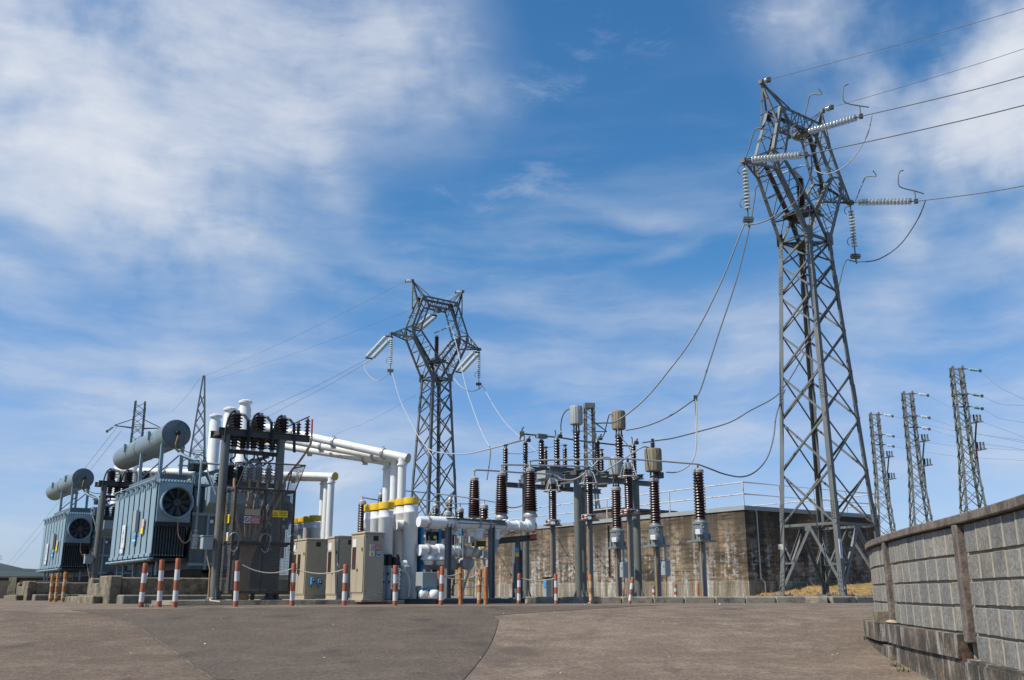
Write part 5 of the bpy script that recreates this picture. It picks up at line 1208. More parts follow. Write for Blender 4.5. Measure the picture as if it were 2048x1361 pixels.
# ================================================================= white gas ducts
def gas_duct(label, p0, p1, leg_x, leg_y, zb, r_=.105, disc='cap_metal', group='white gas ducts'):
    """duct from the transformer side p0 to the head p1, then straight down to zb"""
    p0, p1 = Vector(p0), Vector(p1); t = thing('gas_duct', label, 'duct', (p1.x, p1.y, 0), 0, group)
    o = Vector((p1.x, p1.y, 0)); d = (p1 - p0).normalized(); ln = (p1 - p0).length
    mb = MB(); mb.cyl(p0 - o, p1 + d*.16 - o, r_, 22); mb.build('pipe', 'white', t)
    for q in (.28, .56, .88):
        mb = MB(); c = p0 + d*ln*q - o; mb.cyl(c - d*.035, c - d*.004, r_*1.28, 22); mb.cyl(c + d*.004, c + d*.035, r_*1.28, 22); mb.box(c + Vector((0, 0, r_*1.3)), (.06, .06, .08)); mb.box(c - Vector((0, 0, r_*1.35)), (.14, .1, .06)); mb.build('flange', 'white_dull', t)
    mb = MB(); mb.cyl(p1 + d*.16 - o, p1 + d*.19 - o, r_*1.25, 22); mb.build('flange', 'white_dull', t)
    mb = MB(); mb.cyl(p1 + d*.192 - o, p1 + d*.205 - o, r_*.9, 22); mb.build('end_disc', disc, t)
    mb = MB(); mb.cyl((0, 0, zb), (0, 0, p1.z), r_, 22); mb.cyl((0, 0, p1.z - r_*2.0), (0, 0, p1.z - r_*1.6), r_*1.25, 22); mb.cyl((0, 0, zb), (0, 0, zb + .05), r_*1.3, 22); mb.build('down_pipe', 'white', t)
    return t
terms = [toW(TR, (2.72, y, 5.2)) for y in (.25, 1.68, 3.12)]
heads = [P(805, 915, 26.5), P(790, 919, 26.95), P(775, 924, 27.4)]
for p0, p1, l in zip(terms, heads, ('topmost of three long white ducts sloping from the near transformer', 'middle of three long white ducts sloping from the near transformer', 'lowest of three long white ducts sloping from the near transformer')):
    gas_duct(l, p0, p1, 0, 0, 1.6, .115)
heads2 = [P(663, 953, 32.6), P(655, 955, 33.1), P(648, 957, 33.6)]
for k, (h, l) in enumerate(zip(heads2, ('front one of the shorter white ducts seen over the mesh cage', 'middle one of the shorter white ducts seen over the mesh cage', 'rear one of the shorter white ducts seen over the mesh cage'))):
    s = P(232, [940, 946, 951][k], 41.0 + k*.5); gas_duct(l, s, h, 0, 0, 1.7, .115, 'yellow')

# ================================================================= gas insulated switchgear
PORC = 'porcelain'
def tank_mesh(h, r_):
    mb = MB(); mb.lathe([(r_*1.08, 0), (r_*1.08, .3), (r_*1.02, .32), (r_*1.02, .42), (r_*.9, .43), (r_*.9, .47), (r_, .52), (r_, h - .30), (r_*1.04, h - .29), (r_*1.04, h - .25), (r_, h - .24), (r_, h - .1)], n=30); return mb
def gis(loc, label, rows, full):
    t = thing('gas_switchgear', label, 'switchgear', (loc[0], loc[1], 0), R(GR), 'white gas insulated switchgear bays')
    for (x, y, h, r_) in rows:
        mb = tank_mesh(h, r_); mb.v = [v + Vector((x, y, .12)) for v in mb.v]; b = mb.build('breaker_tank', 'white', t)
        mb = MB(); mb.lathe([(r_*.99, h - .06), (r_*1.07, h - .06), (r_*1.07, h + .09), (r_*1.05, h + .105), (.01, h + .11)], (x, y, .12), n=30); mb.build('yellow_cap', 'yellow', b)
    mb = MB(); mb.bx(-1.2, 3.6 if full else 1.5, -.35, 3.2, .0, .12); mb.build('steel_skid', 'box_dark', t)
    if not full:
        mb = MB(); mb.bx(.3, 1.1, .5, 1.3, 1.2, 1.9); mb.build('mechanism_box', 'white_dull', t)
        for y in (.75, 1.2, 1.7):
            mb = MB(); mb.lathe([(.2, 0), (.2, .5), (.24, .52), (.24, .57), (.14, .62)], (.35, y, 1.1), n=22); mb.build('duct_base', 'white', t)
        mb = MB(); mb.cyl((.2, .4, 1.0), (1.6, .4, 1.0), .16, 20); mb.cyl((.2, .4, .62), (1.6, .4, .62), .16, 20); mb.build('bus_tube', 'white', t)
        mb = MB(); mb.tube(smooth_pts([(.55, .4, 1.8), (.7, .3, 1.6), (.62, .3, 1.3), (.5, .3, 1.2)], 4), .018, 6); mb.build('hose', 'light_blue', t)
        mb = MB(); mb.bx(.1, 1.5, .55, 1.0, .1, .9); mb.build('cabinet', 'fin_dark', t)
    return t
pm('box_dark', (.10, .115, .125), .5, .2, .15, 4, (.07, .06, .05), .6, 3)
g0 = (-2.6, 25.0)
G = gis(g0, 'near white gas switchgear with yellow capped tanks and brown bushings', [(0, 0, 2.42, .188), (0, .45, 2.42, .188), (0, .87, 2.42, .188), (-.71, 0, 2.26, .186), (-.71, .47, 2.26, .186), (-.71, .86, 2.26, .186)], True)
gis((-6.25, 30.9), 'farther white gas switchgear with four yellow capped tanks behind the tan cabinets', [(0, 0, 2.42, .175), (0, .5, 2.42, .175), (0, .95, 2.42, .175), (0, 1.55, 2.42, .175)], False)
# ducts land on the pair of tanks: blue frame, mechanism pots
def W(p): return Vector(p)
def part(nm, m, mb): return mb.build(nm, m, G, True)
mb = MB(); a = P(833, 1062, 25.15); mb.box((a.x + .03, a.y + .1, 1.05), (.07, .5, 1.9), R(GR)); part('blue_frame', 'blue', mb)
for px in (766, 777, 791):
    mb = MB(); p = PX(px, 24.35, .5); mb.lathe([(.10, 0), (.10, .72), (.085, .74), (.085, .80)], (p.x, p.y, .12), n=16); b = part('drive_cylinder', 'box_grey', mb)
    mb = MB(); mb.lathe([(.06, .80), (.09, .82), (.09, .98), (.07, 1.06), (.02, 1.08)], (p.x, p.y, .12), n=14); o = part('black_cap', 'black', mb)
    mb = MB(); mb.box((p.x, p.y - .1, .72), (.05, .03, .06)); mb.box((p.x + .03, p.y - .105, .52), (.04, .02, .05)); part('gauge', 'fin_dark', mb)
mb = MB(); c = PX(808, 24.5, .5); mb.lathe([(.16, 0), (.16, .78), (.12, .82)], (c.x, c.y, .12), n=18); part('drive_cylinder', 'box_grey', mb)
mb = MB(); mb.tube(smooth_pts([P(793, 1147, 24.3), P(803, 1141, 24.2), P(815, 1150, 24.2), P(819, 1170, 24.2), P(817, 1194, 24.2)], 5), .032, 8); part('pipe_bend', 'white_dull', mb)
mb = MB(); mb.cyl(P(800, 1130, 24.4), P(812, 1128, 24.5), .09, 14); part('pipe_bend', 'white', mb)
# three phase ducts run towards the bushings
BU = [(Vector((.48, 25.7, 0)), 1061, 937, 1032), (Vector((-.28, 26.83, 0)), 1003, 945, 1036), (Vector((-1.08, 28.0, 0)), 948, 955, 1042)]
V_ = Vector((math.cos(R(GR)), math.sin(R(GR)), 0)); U_ = Vector((-V_.y, V_.x, 0))
for k, (b, px, yt, yb) in enumerate(BU):
    zt = ZP(1054, 25.7) if k == 0 else ZP(1054, 25.7) + .0
    b = PX(px, b.y, zt); b.z = 0
    bp = Vector((b.x, b.y, zt)); z0, z1 = ZP(yb, b.y), ZP(yt, b.y); st = bp - V_*(3.35 - k*.1)
    mb = MB()
    segs = [(0, .22, .13), (.22, .28, .155), (.28, .95, .15), (.95, 1.0, .165), (1.0, 1.12, .12), (1.12, 1.7, .13), (1.7, 1.76, .15), (1.76, 2.0, .135), (2.0, 2.06, .155), (2.06, 2.5, .135), (2.5, 2.62, .16), (2.62, 2.9, .12), (2.9, 3.0, .15), (3.0, 3.18, .125), (3.18, 3.42, .14), (3.42, 3.46, .155)]
    for s0, s1, r_ in segs: mb.mat(1 if s1 - s0 < .09 else 0); mb.cyl(st + V_*s0, st + V_*(s1 - .004), r_, 24)
    mb.mat(1)
    for s_ in (.25, .98, 1.73, 2.03, 2.56, 2.95):
        for q in range(10): a = 2*math.pi*q/10; mb.box(st + V_*s_ + (U_*math.cos(a) + Vector((0, 0, 1))*math.sin(a))*.148, (.05, .03, .03))
    tb = part('bus_tube', ['white', 'cap_metal'], mb)
    mb = MB()
    for s_ in (1.75, 2.25): mb.lathe([(.12, 0), (.12, .2), (.15, .21), (.15, .25)], st + V_*s_ - Vector((0, 0, .36)), n=16)
    mb.cyl(bp, bp + Vector((0, 0, z0 - zt)), .14, 20); mb.build('stub', 'white', None).parent = tb
    tb.children[-1].matrix_parent_inverse = Matrix.Identity(4)
    o = tb.children[-1]; loc, rz = XF[G.name]; o.matrix_local = Matrix.Rotation(-rz, 4, 'Z') @ Matrix.Translation(-loc)
    mb = MB(); mb.lathe(sheds(0, z1 - z0 - .2, 17, .148, .20, .74), (b.x, b.y, z0 + .10), n=24); bs = part('bushing', PORC, mb)
    mb = MB(); mb.lathe([(.17, -.04), (.19, -.03), (.19, .02), (.16, .05), (.15, .11)], (b.x, b.y, z0), n=22); o = mb.build('bushing_flange', 'cap_metal', None); o.parent = bs; o.matrix_local = Matrix.Rotation(-rz, 4, 'Z') @ Matrix.Translation(-loc)
    mb = MB(); mb.lathe([(.075, z1-z0-.11), (.115, z1-z0-.09), (.12, z1-z0-.02), (.09, z1-z0), (.03, z1-z0+.02)], (b.x, b.y, z0), n=20)
    o = mb.build('bushing_cap', 'cap_metal', None); o.parent = bs; o.matrix_local = Matrix.Rotation(-rz, 4, 'Z') @ Matrix.Translation(-loc)
    BU[k] = (b, z1)
# second bus level with round end covers
q = PX(838, 24.75, 1.35); z2 = ZP(1101, 24.8)
s2 = Vector((q.x, q.y, z2)); e2_ = s2 + V_*1.75
mb = MB()
for s0, s1, r_ in ((0, .2, .14), (.2, .27, .17), (.27, .5, .14), (.5, .75, .17), (.75, 1.25, .14), (1.25, 1.32, .165), (1.32, 1.74, .14), (1.74, 1.8, .165)): mb.mat(1 if s1 - s0 < .09 else 0); mb.cyl(s2 + V_*s0, s2 + V_*(s1-.004), r_, 22)
mb.mat(0)
for s_ in (.28, .62): mb.lathe([(.1, 0), (.13, .06), (.13, .1), (.2, .13), (.2, .17), (.12, .3)], s2 + V_*s_ - Vector((0, 0, .36)), n=18)
part('bus_tube', ['white', 'cap_metal'], mb)
for px, py in ((938, 1127), (905, 1127), (868, 1127)):
    c = P(px, py, 25.6); mb = MB(); ax = -U_; mb.lathe([(.15, -.7), (.15, -.08), (.175, -.08), (.175, -.02), (.14, 0)], c, ax, 24); part('end_cover', 'white_dull', mb)
for px, py, w_, h, m in ((846, 1125, .2, .3, 'white_dull'), (836, 1122, .15, .25, 'white_dull'), (925, 1080, .2, .18, 'cap_metal'), (941, 1080, .15, .16, 'white_dull'), (990, 1083, .12, .3, 'box_grey'), (988, 1101, .1, .16, 'white_dull'), (967, 1110, .14, .16, 'box_grey'), (905, 1080, .12, .24, 'fin_dark'), (958, 1088, .3, .14, 'rusty_steel'), (866, 1073, .3, .22, 'fin_dark'), (884, 1070, .1, .2, 'rusty_steel'), (885, 1148, .5, .2, 'fin_dark')):
    p = P(px, py, 25.4); mb = MB(); mb.box(p, (w_, .2, h), R(GR)); part('mechanism_box', m, mb)
mb = MB(); p = PX(853, 24.4, .6); mb.box((p.x, p.y, .53), (.42, .35, .46), R(GR)); bevel(part('control_box', 'box_grey', mb), .012)
for px in (846, 869):
    p = PX(px, 24.2, .25); mb = MB(); mb.lathe([(.01, 0), (.09, .01), (.125, .06), (.125, .16), (.09, .21), (.03, .22)], (p.x, p.y, .12), n=18); part('pressure_vessel', 'white', mb)
mb = MB(); p = PX(856, 24.2, .4); mb.box((p.x, p.y, .36), (.34, .05, .05), R(GR)); part('blue_frame', 'blue', mb)
for px, y_, z in ((951, 25.6, 1.75), (967, 25.7, 1.75), (870, 25.2, 1.62)):
    p = PX(px, y_, z); mb = MB(); mb.lathe([(.045, 0), (.045, .05), (.03, .07)], (p.x, p.y, z - (.35 if px > 900 else .0)), n=10); part('yellow_knob', 'yellow', mb)
mb = MB(); p = PX(959, 26.2, 2.2); mb.lathe([(.15, 0), (.15, .09)], (p.x, p.y, 2.1), n=20); part('yellow_cap', 'yellow', mb)
for px, py in ((924, 1060), (880, 1050)):
    p = P(px, py + 15, 25.3); mb = MB(); mb.box((p.x, p.y, p.z), (.06, .05, .55), R(GR)); part('blue_frame', 'blue', mb)
mb = MB(); mb.tube(smooth_pts([P(852, 1036, 25), P(857, 1042, 24.7), P(864, 1045, 24.7), P(867, 1038, 25)], 4), .02, 6); mb.tube([P(845, 1036, 25), P(835, 1034, 25), P(835, 1060, 25)], .02, 6); part('blue_hose', 'light_blue', mb)
mb = MB()
for px in (858, 872, 900, 910, 918, 926): q_ = MB(); q_.cyl(P(px, 1072, 25.2), P(px, 1120, 25.2), .014, 6); part('operating_rod', 'box_grey', q_)
for a, b in (((945, 1120), (925, 1185)), ((944, 1110), (960, 1088)), ((968, 1120), (975, 1190))): mb = MB(); mb.beam(P(a[0], a[1], 25.5), P(b[0], b[1], 25.5), .05, .05); part('support_rod', 'box_grey', mb)
# grey support frames
def frame(px, pyt, Y, wd=.13):
    p = PX(px, Y, 1.0); zt = ZP(pyt, Y); mb = MB(); mb.chan((p.x, p.y, .12), (p.x, p.y, zt), wd, wd, .02, V_); mb.box((p.x, p.y, .13), (.34, .34, .03), R(GR)); return p, zt, mb
p1_, zt1, m1 = frame(896, 1047, 24.2); part('support_column', 'post_blue', m1)
p2_, zt2, m2 = frame(983, 1052, 24.9); part('support_column', 'post_blue', m2)
mb = MB(); mb.chan((p1_.x - .08, p1_.y - .04, zt1 + .07), (p2_.x + .35, p2_.y + .2, zt1 + .07), .12, .13, .02); part('support_beam', 'post_blue', mb)
p3_, zt3, m3 = frame(1035, 1084, 25.75, .2); part('support_column', 'post_blue', m3)
a = P(992, 1083, 25.4); b = P(1073, 1075, 25.75); mb = MB(); mb.chan(a, b, .16, .16, .02); part('support_beam', 'galv_old', mb)
mb = MB(); c = P(1066, 1075, 25.6); mb.box(c, (.16, .012, .09), R(15)); part('red_plate', 'sign_red', mb)
mb = MB(); p = PX(1034, 25.6, 1.4); mb.box((p.x, p.y - .02, ZP(1101, 25.6)), (.1, .01, .13), R(10)); part('blue_plate', 'light_blue', mb)
mb = MB(); mb.box((p.x, p.y - .02, ZP(1110, 25.6)), (.1, .01, .1), R(10)); part('yellow_plate', 'yellow_sign', mb)
for x0, x1 in ((890, 30.5), (937, 31.0)):
    p = PX(x0, 28.5, .5)
# short arrester bushings that stand behind the bus tubes
for px, yt, yb, Y, r_, cat, lab in ((871, 1010, 1036, 28.0, .09, 0, ''), (895, 1024, 1040, 26.6, .12, 1, ''), (900, 997, 1040, 28.6, .08, 0, ''), (920, 1017, 1040, 27.2, .12, 1, ''), (968, 1010, 1045, 27.0, .13, 1, ''), (763, 1002, 1062, 27.5, .12, 1, ''), (762, 988, 1004, 29.5, .09, 1, '')):
    z1 = ZP(yt, Y); zb = max(1.9, ZP(yb + 14, Y)) if px != 763 else 1.5; p = PX(px if px != 763 else 725, Y, z1); mb = MB(); n = max(5, int((z1 - zb)/.075)); mb.lathe(sheds(zb, z1 - .1, n, r_*.76, r_*1.05), (p.x, p.y, 0), n=18); b = part('bushing', 'porcelain', mb)
    mb = MB(); mb.lathe([(r_*.8, z1 - .12), (r_*.95, z1 - .1), (r_*.9, z1 - .02), (r_*.4, z1 + .03)], (p.x, p.y, 0), n=14); mb.cyl((p.x, p.y, z1), (p.x, p.y, z1 + .14), .02, 6)
    if not cat: mb.ring((p.x, p.y, z1 - .28), (0, 0, 1), .19, .012, 20, 5); [mb.tube([(p.x + .19*c_, p.y + .19*s_, z1 - .28), (p.x + .07*c_, p.y + .07*s_, z1 - .05)], .009, 4) for c_, s_ in ((1, 0), (-1, 0), (0, 1), (0, -1))]
    o = mb.build('bushing_terminal', 'cap_metal', None); o.parent = b; o.matrix_local = Matrix.Rotation(-rz, 4, 'Z') @ Matrix.Translation(-loc)
GB = 'bus wires over the switchgear'
cable('bus_wire', 'upper wire over the switchgear from the yellow caps to the tall bushings', run([(808, 982), (840, 985), (900, 991), (940, 997), (968, 1001), (990, 1005)], 26.5, 27.6), .016, 'tube_alu', group=GB)
cable('bus_wire', 'lower wire over the switchgear behind the yellow caps', run([(830, 998), (858, 1002), (900, 1007), (938, 1008), (945, 1005)], 27.5, 28.4), .016, 'tube_alu', group=GB)
cable('bus_wire', 'slack wire between two tall brown bushings', run([(1014, 1014), (1025, 1016), (1038, 1014), (1050, 1009)], 27, 27.2), .016, 'tube_alu', group=GB)
cable('bus_wire', 'short bent rod on top of the bushing behind the tan cabinets', run([(725, 1001), (727, 996), (745, 999), (760, 1001)], 27.5, 28.0), .02, 'tube_alu', group=GB)

# ================================================================= tan control cabinets
def cabinet(X, Y, W_, D, z0, z1, label, win, loc_rz=GR):
    t = thing('control_cabinet', label, 'cabinet', (X, Y, 0), R(loc_rz), 'tan control cabinets in a row')
    mb = MB(); mb.bx(0, W_, 0, D, z0 + .14, z1 - .06); bevel(mb.build('body', 'beige', t), .012)
    mb = MB(); mb.bx(-.02, W_ + .02, -.02, D + .02, z1 - .057, z1); bevel(mb.build('roof', 'beige', t), .02)
    mb = MB(); mb.bx(.01, W_ - .01, .01, D - .01, z0, z0 + .137); mb.bx(-.015, W_ + .015, -.015, D + .015, z0, z0 + .05); mb.build('base', 'beige', t)
    mb = MB(); mb.bx(-.014, -.001, .03, D - .03, z0 + .18, z1 - .09); d = bevel(mb.build('door', 'beige', t), .006)
    mb = MB(); mb.bx(-.016, -.0142, D*.5 - .003, D*.5 + .003, z0 + .2, z0 + .85); mb.build('door_seam', 'fin_dark', d)
    for wy in win:
        mb = MB(); mb.bx(-.022, -.0145, wy - .075, wy + .075, z0 + .95, z0 + 1.36) if False else mb.box((-.018, wy, z0 + .98), (.01, .2, .52)); bevel(mb.build('window', 'dark_glass', d), .02)
    mb = MB(); mb.box((-.018, win[-1], z1 - .26), (.008, .2, .19)); bevel(mb.build('name_plate', 'label_white', d), .01)
    mb = MB(); mb.box((-.026, .1, z1 - .42), (.02, .03, .08)); mb.box((-.022, D*.45, z0 + .70), (.02, .05, .05)); mb.build('handle', 'rusty_steel', d)
    for z in (z0 + .35, z0 + .8, z0 + 1.3): mb = MB(); mb.cyl((-.018, D - .035, z - .04), (-.018, D - .035, z + .04), .012, 8); mb.build('hinge', 'rusty_steel', d)
    mb = MB(); mb.bx(-.0145, -.0005, .018, .027, z0 + .18, z1 - .09); mb.bx(-.0145, -.0005, D - .027, D - .018, z0 + .18, z1 - .09); mb.build('door_gap', 'fin_dark', t)
    for x in (.05, W_ - .05):
        for z in (z0 + .22, z1 - .12): mb = MB(); mb.cyl((x, 0, z), (x, -.008, z), .012, 8); mb.build('bolt', 'rusty_steel', t)
    mb = MB(); mb.box((W_*.55, -.006, z1 - .16), (.13, .012, .12)); mb.build('vent', 'black', t)
    return t
C3 = cabinet(-3.53, 23.5, .52, .76, .10, 1.70, 'nearest tan cabinet with safety signs on its shaded side', [.55])
C2 = cabinet(-4.42, 25.1, .55, .76, .06, 1.69, 'middle tan cabinet between its two neighbours', [.55])
C1 = cabinet(-5.62, 26.8, .62, .9, .06, 1.72, 'tan cabinet next to the mesh cage with two blue sockets', [.45, .78])
for i, x in enumerate((.2, .40)):
    mb = MB(); mb.box((x, -.05, .58 - i*.05), (.1, .09, .2)); o = bevel(mb.build('socket', 'light_blue', C1), .015)
    mb = MB(); mb.cyl((x + .02, -.1, .6 - i*.05), (x + .02, -.13, .57 - i*.05), .035, 12); mb.tube([(x - .02, -.05, .49 - i*.05), (x - .03, -.06, .38)], .012, 5); mb.build('socket_flap', 'fin_dark', o)
sign_on(C3, 'prohibition_sign', 'small red and white prohibition sign on the shaded side of the nearest tan cabinet', .27, 1.33, .30, .12, 'label_white', parts=[('prohibition_mark', 'sign_dark', circ(-.09, 0, .042)), ('red_field', 'sign_red', fld(-.03, .145, -.056, .056)), ('lettering', 'label_white', bars(-.01, .125, (.03, 0, -.03), .009))])
sign_on(C3, 'warning_sign', 'small yellow triangle sign on the shaded side of the nearest tan cabinet', .18, 1.18, .13, .13, 'label_white', parts=[('warning_triangle', 'yellow_sign', tri(0, 0, .058)), ('bolt_mark', 'black', lambda mb: mb.box((0, -.007, -.01), (.012, .002, .05)))])
sign_on(C3, 'mandatory_sign', 'small round blue sign on the shaded side of the nearest tan cabinet', .36, 1.17, .12, .12, 'label_white', parts=[('blue_disc', 'blue', lambda mb: mb.cyl((0, -.004, 0), (0, -.0065, 0), .052, 20)), ('white_mark', 'label_white', lambda mb: mb.box((0, -.0075, .02), (.05, .002, .022)))])
mb = MB(); m0 = Vector((-3.63, 23.5, 0))
mb.add([(-8.2, 22.6, .0), (-7.6, 22.3, .0), (-2.6, 24.0, .0), (-3.9, 28.6, .0), (-6.4, 30.0, .0), (-8.2, 22.6, .1), (-7.6, 22.3, .1), (-2.6, 24.0, .1), (-3.9, 28.6, .1), (-6.4, 30.0, .1)], [(5, 6, 7, 8, 9), (0, 1, 6, 5), (1, 2, 7, 6), (2, 3, 8, 7), (3, 4, 9, 8), (4, 0, 5, 9)]); struct('kerb', mb, 'kerb')
mb = MB(); mb.bx(-.1, .68, -.12, .9, .06, .10); o = mb.build('concrete_pad', 'kerb'); o.location = (-3.53, 23.5, 0); o.rotation_euler = (0, 0, R(GR)); o['kind'] = 'structure'

# ================================================================= disconnector gantry
PG = [Vector((2.2, 32.45, 0))]; PG += [PG[0] + V_*2.585, PG[0] + U_*3.05, PG[0] + V_*2.585 + U_*3.05]
g = thing('disconnector_gantry', 'grey four post steel gantry carrying the rows of brown insulators', 'gantry', PG[0], R(GR))
ZB = 3.95
for k, p in enumerate(PG):
    mb = MB(); mb.cyl((p.x, p.y, 0), (p.x, p.y, ZB - .02), .125, 20); po = mb.build('post', 'post_green', g, True)
    mb = MB(); mb.box((p.x, p.y, .13), (.5, .5, .04), R(GR))
    for a in range(4):
        d = Matrix.Rotation(R(GR) + a*math.pi/2, 3, 'Z') @ Vector((1, 0, 0)); q = Vector((p.x, p.y, .15)); n_ = Vector((-d.y, d.x, 0))*.008
        mb.add([q + d*.12 - n_, q + d*.24 - n_, q + d*.12 + Vector((0, 0, .25)) - n_, q + d*.12 + n_, q + d*.24 + n_, q + d*.12 + Vector((0, 0, .25)) + n_], [(0, 1, 2), (5, 4, 3), (0, 3, 4, 1), (1, 4, 5, 2), (2, 5, 3, 0)])
    o = mb.build('base_plate', 'post_green', g, True); o.parent = po
def gbeam(a, b, z, w_=.15, h=.17): mb = MB(); a, b = Vector(a), Vector(b); mb.chan((a.x, a.y, z), (b.x, b.y, z), w_, h, .022); mb.build('beam', 'post_blue', g, True)
gbeam(PG[0] - V_*.55, PG[1] + V_*1.05, ZB + .07); gbeam(PG[2] - V_*1.0, PG[3] + V_*.9, ZB + .07)
gbeam(PG[0] - U_*.5, PG[2] + U_*.4, ZB + .245); gbeam(PG[1] - U_*.4, PG[3] + U_*.4, ZB + .245); gbeam(PG[0] + V_*1.3 - U_*.3, PG[2] + V_*1.3 + U_*.3, ZB + .245, .12, .15)
gbeam((.55, 33.0, 0), (1.75, 33.8, 0), ZB + .42, .26, .2); gbeam((.4, 34.6, 0), (3.4, 36.5, 0), ZB + .42, .14, .16); gbeam(PG[0] - V_*.6 + U_*.75, PG[1] + V_*.6 + U_*.75, ZB + .42, .14, .16)
gbeam(PG[0] - V_*1.3 + U_*1.6, PG[0] + V_*.3 + U_*1.6, ZB - .12, .12, .12)
mb = MB(); p = P(1100, 951, 33.0); mb.box((p.x, p.y, p.z), (.75, .5, .26), R(GR)); mb.build('drive_box', 'box_grey', g, True)
def dins(px, yt, yb, Y, label, rs=.085, cap='claw'):
    z0, z1 = ZP(yb, Y), ZP(yt, Y); p = PX(px, Y, (z0+z1)/2); n = max(8, int((z1 - z0)/.10))
    t = thing('post_insulator', label, 'insulator', (p.x, p.y, z0), R(GR), 'brown post insulators on the gantry')
    mb = MB(); mb.lathe(sheds(.06, z1 - z0 - .08, n, rs*.80, rs*1.22), n=16); mb.build('porcelain_body', 'porcelain_black', t)
    mb = MB(); mb.lathe([(rs*.9, 0), (rs*.9, .03), (rs*.6, .07)], n=14); mb.lathe([(rs*.62, z1-z0-.09), (rs*.7, z1-z0-.06), (rs*.7, z1-z0)], n=12); mb.build('metal_cap', 'cap_metal', t)
    zp = ZB + .15
    if z0 > zp: mb = MB(); mb.bx(-.13, .13, -.13, .13, zp - z0 - .05, 0); mb.build('pedestal', 'post_blue', t)
    h = z1 - z0
    if cap == 'claw': 
        mb = MB(); mb.tube([(-.05, 0, h), (-.05, 0, h + .18), (-.1, 0, h + .22)], .018, 6); mb.tube([(.06, 0, h), (.14, 0, h + .08), (.2, 0, h + .18)], .03, 6); mb.box((.14, 0, h + .03), (.14, .1, .12)); mb.build('contact', 'galv_old', t)
    elif cap == 'box': mb = MB(); mb.bx(-.2, .2, -.1, .1, h, h + .14); mb.build('terminal_box', 'tank_grey', t)
    else: mb = MB(); mb.box((0, 0, h + .03), (.12, .08, .07)); mb.tube([(0, 0, h + .04), (.12, 0, h + .06)], .015, 5); mb.build('contact', 'galv_old', t)
    return Vector((p.x, p.y, z1))
ia = dins(1011, 893, 966, 34.4, 'brown post insulator nearest the farther tower on the gantry', .085, 'cl')
ib = dins(1051, 882, 950, 34.9, 'brown post insulator under the white dropper of the farther tower')
ic = dins(1083, 877, 944, 33.4, 'brown post insulator topped by a flat grey box', .095, 'box')
idd = dins(1091, 897, 944, 35.6, 'slim brown post insulator just behind the one with the flat grey box', .075, 'cl')
ie = dins(1114, 874, 941, 33.2, 'brown post insulator with claw contacts over the grey drive box', .095)
if_ = dins(1130, 893, 949, 35.9, 'slim brown post insulator between the claw contacts and the pale line trap', .08, 'cl')
ig = dins(1195, 878, 946, 33.9, 'brown post insulator with claws just past the pale line trap', .085)
ih = dins(1203.5, 902, 961, 35.6, 'slim brown post insulator close behind the one past the pale line trap', .078, 'cl')
ii = dins(1268, 887, 966, 34.0, 'brown post insulator between the rusty upper and rusty lower line traps', .085)
cable('disconnector_rod', 'long straight rod running over the row of claw topped insulators', [P(1043, 868, 33.2), P(1083, 872, 33.4), P(1122, 876, 33.4), P(1160, 882, 33.6), P(1203, 887, 33.9), P(1240, 891, 34.0), P(1265, 893, 34.0)], .03, 'galv_old', 'rod', k=2)
mb = MB(); p = P(1044, 868, 33.2); mb.box(p, (.16, .12, .16)); mb.tube([p + Vector((0, 0, .05)), p + Vector((0, 0, .16)), p + Vector((.06, 0, .24))], .03, 6); mb.tube([p, p + Vector((-.08, 0, -.2))], .035, 6); tag(mb.build('contact_head', 'galv_old'), 'dark contact head at the free end of the long disconnector rod', 'contact')
cable('bus_conductor', 'rod linking two insulators at the dropper end of the gantry', [P(1000, 893, 34.3), ia + Vector((0, 0, .06)), ib + Vector((-.1, 0, .04))], .02, 'tube_alu', k=3)
cable('bus_conductor', 'thin slack wire between the slim rear insulators', run([(1015, 907), (1040, 908), (1065, 904), (1090, 897), (1128, 890)], 35, 35.9), .015, 'tube_alu')
cable('bus_conductor', 'thin wire from the slim rear insulators to the pale line trap', run([(1132, 917), (1145, 912), (1160, 908), (1190, 902), (1203, 900)], 35.8, 35.6), .015, 'tube_alu')

def line_trap(label, base, zi0, zi1, zd0, zd1, r_, mat, ri=.10, thing_=None):
    t = thing_ or thing('line_trap', label, 'line trap', base, R(GR), 'drum shaped line traps')
    bz = base[2]
    if thing_ is None:
        mb = MB(); mb.lathe(sheds(zi0 - bz, zi1 - bz, max(8, int((zi1 - zi0)/.10)), ri*.82, ri*1.25), n=18); mb.build('porcelain_body', 'porcelain_black', t)
        mb = MB(); mb.bx(-.17, .17, -.17, .17, 0, zi0 - bz - .1); mb.cyl((0, 0, zi0 - bz - .1), (0, 0, zi0 - bz), .11, 14); mb.build('pedestal', 'galv_old', t)
    mb = MB(); mb.lathe([(r_*.85, zd0 - bz + .0), (r_*.99, zd0 - bz + .02), (r_, zd0 - bz + .05), (r_, zd1 - bz - .03), (r_*.97, zd1 - bz - .005), (r_*.9, zd1 - bz)], n=32); d = mb.build('drum', mat, t)
    mb = MB()
    for i in range(16): a = 2*math.pi*i/16; mb.box((math.cos(a)*(r_ + .003), math.sin(a)*(r_ + .003), (zd0+zd1)/2 - bz), (.012, .02, zd1 - zd0 - .1), a)
    mb.build('drum_slat', mat, d)
    mb = MB()
    for a in (-1, 0, 1): mb.cyl((a*r_*.55, 0, zi1 - bz), (a*r_*.45, 0, zd0 - bz + .02), .028, 8)
    mb.lathe([(ri, zi1 - bz - .03), (ri*1.2, zi1 - bz), (ri*1.2, zi1 - bz + .04)], n=14); mb.build('stand', 'galv_old', t)
    return t
Y = PG[0].y
